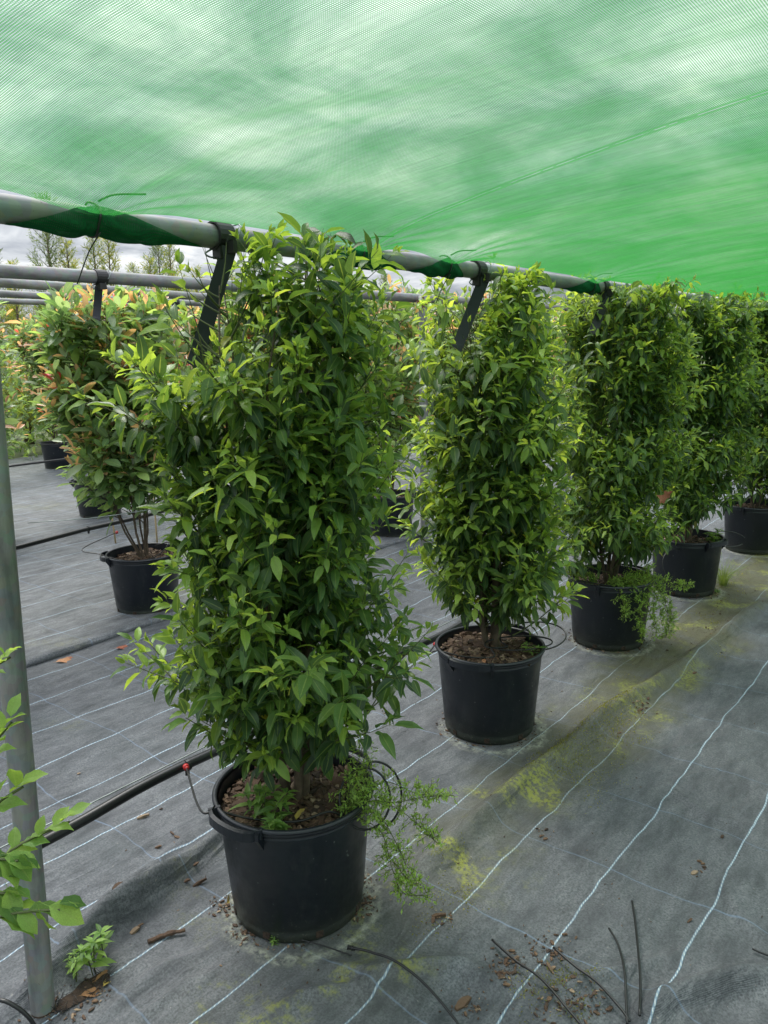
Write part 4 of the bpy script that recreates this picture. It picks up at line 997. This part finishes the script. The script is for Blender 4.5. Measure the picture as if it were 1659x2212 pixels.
def trailing(name, base, seed, label, runs, leafsize, n_side, dens=1.0):
    """feathery weed trailing over a rim: fine stems with small lobed leaflets"""
    r = random.Random(seed); root = empty(name, base); tag(root, label, 'weed'); tw = MB(); items = []
    for run in runs:
        pts = spline([Vector(q) for q in run], 7); tw.tube(pts, .0012, 4, False)
        for i in range(2, len(pts)):
            for q in range(max(1, int(n_side * dens))):
                d = (rv(r, 1) + Vector((0, 0, .3))).normalized(); L = r.uniform(.015, .05); e = pts[i] + d * L; tw.tube([pts[i], e], .0007, 3, False)
                for k in range(7):
                    u = k / 6; dd = (d + rv(r, 1.1)).normalized(); items.append((pts[i].lerp(e, .3 + .7 * u), dd, UP + rv(r, .5), leafsize * r.uniform(.6, 1.2), 'weed' if r.random() < .8 else 'young'))
    tag(tw.build('stems', M['twig'], root), kind='stuff')
    o = join_leaves(items, [leaf_t(1, .42, 2, p_lance, .2, .3, 0, 0)], M['weed'], 'foliage', root, r); tag(o, kind='stuff'); return root
trailing('feathery_weed', p1 + Vector((.17, -.10, .34)), 21, 'feathery weed spilling over the right rim of the nearest pot', [
    [(0, 0, 0), (.06, -.02, .06), (.13, -.03, .06), (.22, -.02, .07), (.30, .0, .06)], [(0, 0, 0), (.08, -.04, .03), (.13, -.05, -.05), (.16, -.05, -.13)],
    [(0, 0, 0), (.07, 0, .05), (.15, .02, 0), (.22, .02, -.07), (.25, .0, -.09)], [(0, 0, 0), (.0, -.03, .08), (.02, -.03, .16), (.05, .0, .24)], [(0, 0, 0), (.04, .0, .07), (.05, .02, .15)],
    [(.02, 0, 0), (.09, -.05, -.02), (.12, -.06, -.13), (.15, -.07, -.20), (.22, -.07, -.21)], [(-.04, .02, 0), (.0, .05, .05), (.03, .04, .11)], [(.1, -.05, -.08), (.16, -.06, -.16), (.2, -.05, -.19)],
    [(0, .06, 0), (.1, .06, .07), (.19, .05, .04), (.27, .06, .02)]], .0145, 3)
trailing('trailing_weed', p3 + Vector((.0, -.10, .35)), 22, 'mass of trailing weed hanging down the right front of the third pot', [
    [(0, 0, 0), (.05, -.09, .05), (.09, -.14, -.06), (.10, -.15, -.18), (.12, -.15, -.25)], [(.05, 0, 0), (.13, -.06, .05), (.22, -.06, -.06), (.25, -.05, -.20)], [(.08, 0, .02), (.2, -.02, .05), (.32, -.02, .01), (.42, -.02, .0)],
    [(.1, .03, 0), (.2, 0, .03), (.28, -.02, -.1), (.30, -.02, -.24), (.29, -.02, -.3)], [(.05, 0, 0), (.17, -.05, 0), (.2, -.07, -.14), (.22, -.07, -.27)], [(-.05, 0, 0), (-.02, -.10, .04), (.0, -.15, -.05), (.02, -.15, -.12)],
    [(-.1, 0, 0), (-.2, 0, .06), (-.27, .02, .07)], [(-.1, 0, 0), (-.17, -.02, .08), (-.22, -.02, .10)], [(0, 0, 0), (.12, -.02, .09), (.2, 0, .10)], [(.1, 0, 0), (.22, -.03, .0), (.30, -.03, -.12), (.33, -.03, -.22)], [(.0, 0, 0), (.08, -.08, .06), (.15, -.10, -.04), (.17, -.11, -.16)]], .016, 5)
weed('broadleaf_weed', p3 + Vector((.0, -.17, .35)), 5, 'round-leaved weed at the front rim of the third pot', .05, 31, spread=.12, h=.06, per=5, tpl=[leaf_t(1, .95, 4, lambda u: max(.03, math.sin(PI * min(1, u * .9 + .08)) ** .6), .15, .4, .1, .2)] * 2)
weed('broadleaf_weed', p4 + Vector((.13, -.12, .34)), 5, 'weed with notched leaves in the right side of the fourth pot', .06, 32, spread=.1, h=.10, per=6)
weed('broadleaf_weed', p2_ + Vector((.17, -.07, .35)), 2, 'small weed inside the right rim of the second pot', .05, 33, spread=.04, h=.06, per=5)
# long grass by the fourth pot
def grass_clump(base, label, n, h, seed):
    r = random.Random(seed); root = empty('grass_clump', base); tag(root, label, 'grass'); V, F = [], []
    for i in range(n):
        a = r.uniform(0, 6.28); out = Vector((math.cos(a), math.sin(a), 0)); hh = h * r.uniform(.5, 1.1); sd_ = out.cross(UP) * .0016; reach = r.uniform(.3, 1.0) * h; o0 = out * r.uniform(0, .04)
        for k in range(6):
            u = k / 5; p = o0 + out * reach * u ** 1.6 + UP * (hh * (u - .55 * u * u * r.uniform(.7, 1.3))); V += [tuple(p - sd_ * (1 - u * .8)), tuple(p + sd_ * (1 - u * .8))]
            if k: b_ = len(V) - 4; F.append((b_, b_ + 1, b_ + 3, b_ + 2))
    n_ = len(V); me = qmesh('blades', V, F, True, {'tint': ('FLOAT_COLOR', np.tile((.17, .24, .07, 1), (n_, 1))), 'lp': ('FLOAT_VECTOR', np.tile((.5, .5, 0), (n_, 1)))})
    tag(link('blades', me, root, M['weed']), kind='stuff')
grass_clump(Vector((2.38, 5.28, 0)), 'clump of long thin grass between the fourth and fifth pots', 130, .34, 5)
gm = at(1600, 1283 - 20); gm.z = gW(gm.x, gm.y)
weed('broadleaf_weed', at(1480 + 70, 1280), 3, 'flat yellow-green weed patch on the mossy strip', .03, 41, spread=.06, h=.015, per=6)

# foreground foliage of a shrub standing outside the left edge
root = empty('foreground_shrub', (-1.02, 1.28, 0)); tag(root, 'green shrub poking in at the lower left edge, in front of the post', 'shrub')
r = random.Random(77); items = []; tw = MB()
FG = leaf_t(1, .55, 6, p_laurel, .3, .6, .25, .2)
def fg(px, py, dist):                                  # a point of the shrub on a sight line, dist metres away
    d = (at(px, py, 0.0) - Vector((0, 0, CAM_H))).normalized(); return Vector((0, 0, CAM_H)) + d * dist - root.location
for (A, B, dist, nl, sz, up) in [((-60, 1900), (150, 1775), 1.42, 9, .060, 1), ((-80, 2010), (130, 1965), 1.40, 7, .085, 0), ((-70, 1880), (40, 1860), 1.40, 6, .075, 0), ((-60, 1700), (25, 1560), 1.40, 7, .060, 1), ((-60, 1500), (22, 1420), 1.40, 6, .055, 1),
                                 ((-60, 1800), (50, 1700), 1.40, 6, .065, 1), ((-60, 1960), (30, 1930), 1.42, 6, .085, 0)]:
    p0, p1_ = fg(*A, dist + .05), fg(*B, dist); pts = spline([p0, p0.lerp(p1_, .5) + UP * .01, p1_], 5); tw.tube(pts, .0022, 5, False)
    for i in range(nl):
        u = .35 + .65 * i / (nl - 1); p = p0.lerp(p1_, u) + UP * .01; dd = (p1_ - p0).normalized(); a = i * 2.4
        o_ = Vector((math.cos(a), math.sin(a) * .5, .3 * math.sin(a)))
        d = (dd * (.4 + u * .5) + o_ * .7 + UP * (.25 if up else -.45) + rv(r, .2)).normalized()
        items.append((p, d, UP + rv(r, .4), sz * .86 * r.uniform(.65, 1.2) * (1.1 - .4 * u), 'weed' if r.random() < .6 else ('young' if up else 'mid')))
tw.tube([Vector((0, 0, 0)), Vector((0, .02, .5)), Vector((-.02, .06, 1.0))], [.014, .01, .006], 8)
tw.build('stems', M['twig'], root)
for it in items:
    B = basis(it[1], it[2]) * it[3]; o = bpy.data.objects.new('leaf', leaf_mesh('fg', FG, it[4], M['weed'])); C.objects.link(o); o.parent = root
    o.matrix_basis = Matrix(((B[0][0], B[0][1], B[0][2], it[0].x), (B[1][0], B[1][1], B[1][2], it[0].y), (B[2][0], B[2][1], B[2][2], it[0].z), (0, 0, 0, 1)))

# fallen bark and leaves, each lying where it can be picked up
def chip(px, py, size, ang, label, k=0, flat=1.0, mat=None, name='bark_piece', cat='bark piece', grp='loose bark pieces on the cloth'):
    p = at(px, py); me = CHIPS[k % 7].copy(); me.name = name
    if mat: me.materials.clear(); me.materials.append(mat)
    o = link(name, me); o.location = (p.x, p.y, gW(p.x, p.y) + size * .08 + .002); o.rotation_euler = (rnd.uniform(-.1, .1), rnd.uniform(-.1, .1), ang); o.scale = (size, size * flat, size)
    tag(o, label, cat, grp); return o
def stick():
    p = at(361, 2029); mb = MB(); ax = Vector((math.cos(.42), math.sin(.42), 0)); r = random.Random(3)
    pts = [ax * (-.052 + .104 * i / 9) + Vector((0, 0, .009)) + rv(r, .0018) + Vector((-ax.y, ax.x, 0)) * .006 * math.sin(i / 9 * PI) for i in range(10)]
    mb.tube(pts, [.0065 * r.uniform(.75, 1.25) for _ in pts], 7); o = mb.build('bark_stick', M['bark'], None, False); o.location = (p.x, p.y, gW(p.x, p.y)); tag(o, 'longest bark stick, lying beside the blue line below the fold', 'stick')
stick()
for a in [(309, 1763, .042, .4, 'bark piece lying below the black hose on the left', 1, .8), (383, 1812, .026, -.6, 'pale knobbly chip end near the fabric fold', 3, 1),
          (372, 1802, .030, -.9, 'thin brown chip touching the pale knobbly one', 4, .5), (348, 1736 + 10, .014, .2, 'small dark crumb under the black hose', 5, 1), (263, 1983, .034, .8, 'rounded brown bark lump in the valley of the fold', 0, 1.3),
          (292, 2017, .030, .9, 'pale-faced chip between the lump and the blue line', 6, .9), (300, 2008, .030, .7, 'dark chip resting on the pale-faced chip', 4, .6), (423, 1885, .026, .6, 'pinkish square chip right of the fold', 3, .9),
          (403, 1912, .026, .2, 'light chip left of the forked one', 5, .8), (432, 1910, .044, .6, 'forked reddish chip at the left of the nearest pot', 1, .5), (342, 1832, .020, .2, 'lone small chip on the dark cloth left of the fold', 2, .8),
          (170, 1640 + 30, .014, .2, 'dark crumb above the black hose', 0, 1), (1000, 2165, .050, .7, 'large dark red bark piece at the bottom centre', 0, .7), (1500, 1450 + 7, .024, .3, 'dark round lump near the far blue line', 5, 1.2),
          (1383, 1540, .036, .3, 'dark chip on the moss beyond the second pot', 4, .8), (1338, 1588, .020, .2, 'small pale stone-like chip on the first blue line', 3, 1), (1400, 1517, .018, 1, 'reddish chip upslope on the moss strip', 2, 1),
          (948, 1985, .040, .1, 'brown crumbly piece on the cloth right of the nearest pot', 1, .9), (1500, 1883 + 5, .024, .4, 'brown lump between the two right lines', 0, 1), (1560, 1810, .018, .8, 'small brown piece high on the right', 6, 1),
          (1188, 2100 - 5, .034, 1.9, 'pale chip on the debris heap', 3, .7), (1490, 1990, .020, .5, 'pale crumb left of the rightmost line', 3, 1), (720, 2010, .02, .3, 'crumb beside the foot of the nearest pot', 2, 1)]:
    chip(*a)
DL = leaf_t(1, .5, 5, p_photinia, .35, .5, .2, .12)
def fallen(px, py, size, ang, label, mat, tilt=.2, z=0.0, world=None):
    p = world or at(px, py); V, F, LPv = DL; me = qmesh('fallen_leaf', V, F, True, {'lp': ('FLOAT_VECTOR', LPv * 0 + rnd.random())}); me.materials.append(mat)
    o = link('fallen_leaf', me); o.location = (p.x, p.y, (gW(p.x, p.y) if z == 0 else z) + .006); o.rotation_euler = (tilt, rnd.uniform(-.15, .15), ang); o.scale = (size,) * 3
    tag(o, label, 'leaf', 'fallen leaves'); return o
fallen(175, 2160, .055, .3, 'red-brown fallen leaf, lower of two by the post foot', M['dead_leaf'])
fallen(205, 2130, .06, .8, 'red-brown fallen leaf, upper of two by the seedlings', M['dead_leaf'], .5)
fallen(225, 2115 + 25, .035, 1.4, 'small yellow fallen leaf by the seedlings', M['yellow_leaf'])
fallen(490, 1955, .05, 1.4, 'yellow leaf leaning against the left foot of the nearest pot', M['yellow_leaf'], 1.1)
fallen(80, 2185, .05, .1, 'pale straw fallen leaf at the foot of the left post', M['yellow_leaf'])
fallen(120, 1435 - 5, .10, .35, 'red fallen leaf under the edge of the overlapping cloth', M['dead_leaf'])
fallen(75, 1310, .07, .4, 'pinkish fallen leaf on the far cloth left of the photinia pot', M['dead_leaf'])
fallen(140, 1422, .05, .2, 'pale fallen leaf curled at the cloth edge', M['dead_leaf'], .4)
fallen(250, 1395 + 10, .09, .3, 'thin red leaf on the cloth under the photinia pot', M['dead_leaf'])
fallen(0, 0, .045, 4.4, 'orange dead leaf standing in the second pot by the trunk', M['dead_leaf'], .2, .36, Vector((p2_.x - .04, p2_.y - .13, 0)))
fallen(0, 0, .05, 4.2, 'yellowing leaf lying on the mulch in the nearest pot', M['yellow_leaf'], .3, .355, Vector((p1.x + .04, p1.y - .09, 0)))
# a large dried leaf caught in the third laurel
V, F, LPv = leaf_t(1, .8, 9, lambda u: max(.05, math.sin(PI * u) ** .6 * (.62 + .38 * math.cos(u * 19))), .6, 1.3, .5, .1, .4); me = qmesh('dried_leaf', V, F, True, {'lp': ('FLOAT_VECTOR', LPv * 0 + .02)}); me.materials.append(M['dead_leaf'])
o = link('dried_leaf', me); o.location = (p3.x + .19, p3.y - .37, .93); o.rotation_euler = (1.1, .6, 2.4); o.scale = (.095,) * 3
tag(o, 'large rust-brown dried leaf caught in the third laurel', 'leaf')

# crumbs of compost, moss cushions (uncountable)
pl = []
for (px, py, sp_, n) in [(1100, 2080, 40, 60), (1180, 2055, 50, 80), (1220, 2170, 55, 110), (1090, 2110, 40, 60), (1290, 2175, 30, 30), (480, 1960, 25, 50), (520, 2020, 30, 50), (780, 1960, 35, 90), (770, 1900, 25, 50), (1500, 1880, 25, 14), (950, 1990, 25, 25),
                         (1020, 2170, 40, 40), (130, 2185, 60, 80), (210, 2150, 30, 60), (1180, 1800, 20, 20), (1380, 1535, 30, 40), (1520, 1380, 60, 60), (1600, 1300, 60, 60)]:
    for i in range(n):
        p = at(px + rnd.gauss(0, sp_ * .6), py + rnd.gauss(0, sp_ * .4)); pl.append((Matrix.Translation((p.x, p.y, gW(p.x, p.y) + .003)) @ rotm(rnd, .3) @ Matrix.Scale(rnd.choice((.004, .005, .006, .008, .010, .017)) * rnd.uniform(.7, 1.1), 4), rnd.randrange(7)))
for i in range(420):
    s_, t_ = rnd.uniform(-2.2, -.2), rnd.uniform(.8, 6); p = W(s_, t_); pl.append((Matrix.Translation((p.x, p.y, gz(s_, t_) + .002)) @ rotm(rnd, .3) @ Matrix.Scale(rnd.uniform(.003, .009), 4), rnd.randrange(7)))
for (a, b_) in POT_ST[:4]:
    for i in range(150):
        an = rnd.uniform(0, 6.28); rr = .197 + abs(rnd.gauss(0, .022)); s_, t_ = a + rr * math.cos(an), b_ + rr * math.sin(an); p = W(s_, t_)
        pl.append((Matrix.Translation((p.x, p.y, gz(s_, t_) + .003)) @ rotm(rnd, .3) @ Matrix.Scale(rnd.choice((.003, .004, .006, .008, .014)), 4), rnd.randrange(7)))
join_chips('bark_crumbs', pl, None, M['bark'])
items = []
r = random.Random(9)
for c_ in range(420):
    s_ = r.gauss(-1.20, .09); t_ = r.uniform(1.6, 9) if c_ % 3 else r.gauss(3.1, .35)
    if noise.noise((s_ * 3, t_ * 1.6, 4)) < -.05: continue
    if c_ % 10 == 0: s_, t_ = ST(*at(r.gauss(1200, 40), r.gauss(2150, 30)).xy)
    for k in range(26):
        s2, t2 = s_ + r.gauss(0, .018), t_ + r.gauss(0, .03); p = W(s2, t2, gz(s2, t2) + .001)
        items.append((p, (UP * .5 + rv(r, .8)).normalized(), rv(r, 1), r.uniform(.004, .009), 'yellow' if r.random() < .10 else 'weed'))
CL['moss'] = (.15, .16, .035); items = [(a, b_, c_, d, 'moss' if e == 'weed' else e) for a, b_, c_, d, e in items]
o = join_leaves(items, [leaf_t(1, .5, 2, p_lance, .2, .3, 0, 0)], M['weed'], 'moss', None, r); tag(o, kind='stuff')

# torn opening in the membrane by the post foot, bare soil and frayed strands
hs_, ht_ = ST(*at(180, 2150).xy); mb = MB(); vs = [tuple(W(hs_, ht_, gz(hs_, ht_) + .006))]; r = random.Random(6); k = 40
for j in range(k):
    a = 2 * PI * j / k; rr = 1 + .3 * noise.noise((math.cos(a) * 2, math.sin(a) * 2, 1)); s2 = hs_ + .028 * rr * math.cos(a); t2 = ht_ + .075 * rr * math.sin(a); vs.append(tuple(W(s2, t2, gz(s2, t2) + .004)))
mb.add(vs, [(0, 1 + j, 1 + (j + 1) % k) for j in range(k)]); tag(mb.build('soil_patch', M['soil']), kind='structure')
mb = MB()
for j in range(70):
    a = r.uniform(0, 2 * PI); s2 = hs_ + .029 * math.cos(a); t2 = ht_ + .076 * math.sin(a); q = W(s2, t2, gz(s2, t2) + .005); e = q + Vector((r.uniform(-.03, .03), r.uniform(-.03, .03), r.uniform(0, .02)))
    mb.tube([q, q.lerp(e, .5) + UP * r.uniform(0, .01), e], .0007, 3, False)
tag(mb.build('frayed_threads', M['hose']), kind='stuff')

# ------------------------------------------------------------------ conifers beyond
def conifer(seed, h, wd, cols, dense, label, grp):
    r = random.Random(seed); root = empty('conifer', (0, 0, 0)); tag(root, label, 'conifer', grp)
    tr = MB(); tr.tube([Vector((0, 0, -.1)), Vector((.03, 0, h * .5)), Vector((0, 0, h))], [.07, .04, .006], 7); tr.build('trunk', M['bark_stem'], root)
    items = []; br = MB()
    n = int(h * dense)
    for i in range(n):
        z = .15 + (h - .2) * (i / n); u = z / h; rr = wd * (1 - u) ** .75 * r.uniform(.55, 1.15) + .10; az = i * 2.4 + r.uniform(-.4, .4)
        d = Vector((math.cos(az), math.sin(az), .45 + .5 * u)).normalized(); pts = [Vector((0, 0, z))]
        m = max(4, int(rr / .10))
        for k in range(m): d = (d + UP * .10 + rv(r, .12)).normalized(); pts.append(pts[-1] + d * rr / m)
        br.tube(pts, [.008 * (1 - k / m) + .002 for k in range(m + 1)], 3, False)
        for k in range(1, m + 1):
            for q in range(7):
                e = (d * .8 + rv(r, .75)).normalized(); L = r.uniform(.06, .16); p = pts[k] + rv(r, .03)
                for w_ in range(3):
                    items.append((p + e * L * w_ / 4, (e + rv(r, .45)).normalized(), rv(r, 1), L * r.uniform(.35, .7), r.choice(cols)))
    tag(br.build('branches', M['twig'], root), kind='stuff')
    o = join_leaves(items, [leaf_t(1, .17, 2, p_lance, .1, .2, 0, 0)], M['conifer'], 'crown', root, r); tag(o, kind='stuff'); return root
CL['con_dark'] = (.07, .115, .05); CL['con_mid'] = (.13, .20, .06); CL['con_gold'] = (.36, .36, .05); CL['con_lime'] = (.20, .27, .05)
k1 = conifer(1, 4.6, 1.1, ['con_dark', 'con_dark', 'con_mid'], 26, '', None)
k2 = conifer(2, 3.9, .62, ['con_mid', 'con_lime', 'con_gold'], 20, '', None)
k3 = conifer(3, 3.0, .9, ['con_gold', 'con_lime', 'con_mid'], 46, '', None)
def place(src, px, y, hs, lb, grp, used=[]):
    q = src if src not in used else copy_tree(src)
    if src not in used: used.append(src)
    e = sight(px, 600); q.location = (e.x / e.y * y, y, 0); q.rotation_euler.z = rnd.uniform(0, 6.28); q.scale = (hs * rnd.uniform(.95, 1.15), hs, hs); q['label'] = lb; q['group'] = grp
CG1 = 'dark conifers on the skyline'; CG2 = 'slim pale conifers on the skyline'; CG3 = 'golden conifers in the far hedge'
for px, y, hs, lb in [(110, 15.5, 1.0, 'tallest dark conifer on the skyline at the left'), (-15, 17, .88, 'dark conifer cut by the left edge of the photo'), (345, 19, .92, 'dark conifer right of the two slim leaders'), (880, 22, .72, 'dark conifer above the bolted post'), (830, 24, .84, 'dark conifer on the skyline right of the nearest laurel'), (950, 20, .66, 'dark conifer behind the second strap')]:
    place(k1, px, y, hs, lb, CG1)
for px, y, hs, lb in [(207, 15, .98, 'slim conifer leader, left of the close pair'), (240, 15.3, 1.0, 'slim conifer leader, right of the close pair'), (370, 16, .98, 'slim conifer with a bare leader before the laurel'), (290, 18, .93, 'slim pale conifer between the tall ones'), (425, 17, .88, 'slim pale conifer against the laurel edge'), (160, 18, .95, 'slim pale conifer behind the tallest dark one'), (790, 18, .76, 'slim pale conifer over the first gap'), (905, 19, .74, 'slim pale conifer beside the second strap'), (500, 18, .85, 'slim pale conifer seen through the laurel top'), (30, 16, .9, 'slim pale conifer near the left edge')]:
    place(k2, px, y, hs, lb, CG2)
for i, (px, y, lb) in enumerate([(-40, 15, 'at the left edge'), (20, 16.5, 'left of the tallest conifer'), (85, 14.6, 'under the tallest conifer'), (150, 15.4, 'right of the tallest conifer'), (215, 16.6, 'beneath the close pair of leaders'), (270, 14.8, 'behind the pale upright post'),
                                 (325, 15.6, 'behind the bamboo canes'), (385, 14.5, 'just left of the nearest laurel'), (450, 16, 'behind the nearest strap'), (800, 16, 'just right of the nearest laurel'), (850, 15, 'left of the bolted post'), (905, 16.5, 'behind the bolted post'), (960, 15, 'left of the second laurel'),
                                 (1020, 16, 'behind the second strap'), (1180, 17, 'right of the second laurel top'), (1250, 16, 'behind the third strap'), (1300, 17, 'left of the third laurel')]):
    place(k3 if i % 3 else k2, px, y, rnd.uniform(.86, 1.0) * (1 if px < 500 else .72), 'golden-green hedge conifer ' + lb, CG3)
# loose mass of foliage that closes the view low behind the rows
items = []
r = random.Random(44)
for i in range(15000):
    t_ = r.uniform(2, 24); s_ = -13.6 + r.gauss(0, .5); z = r.uniform(0, 1.9) * (1 + .15 * noise.noise((t_, s_, 0)))
    items.append((W(s_, t_, z), rv(r, 1).normalized(), UP + rv(r, .8), r.uniform(.10, .2), r.choice(['con_mid', 'con_lime', 'ph_green', 'ph_grey', 'con_dark'])))
o = join_leaves(items, PHOT_LO, M['photinia'], 'distant_hedge', None, r); tag(o, kind='stuff')
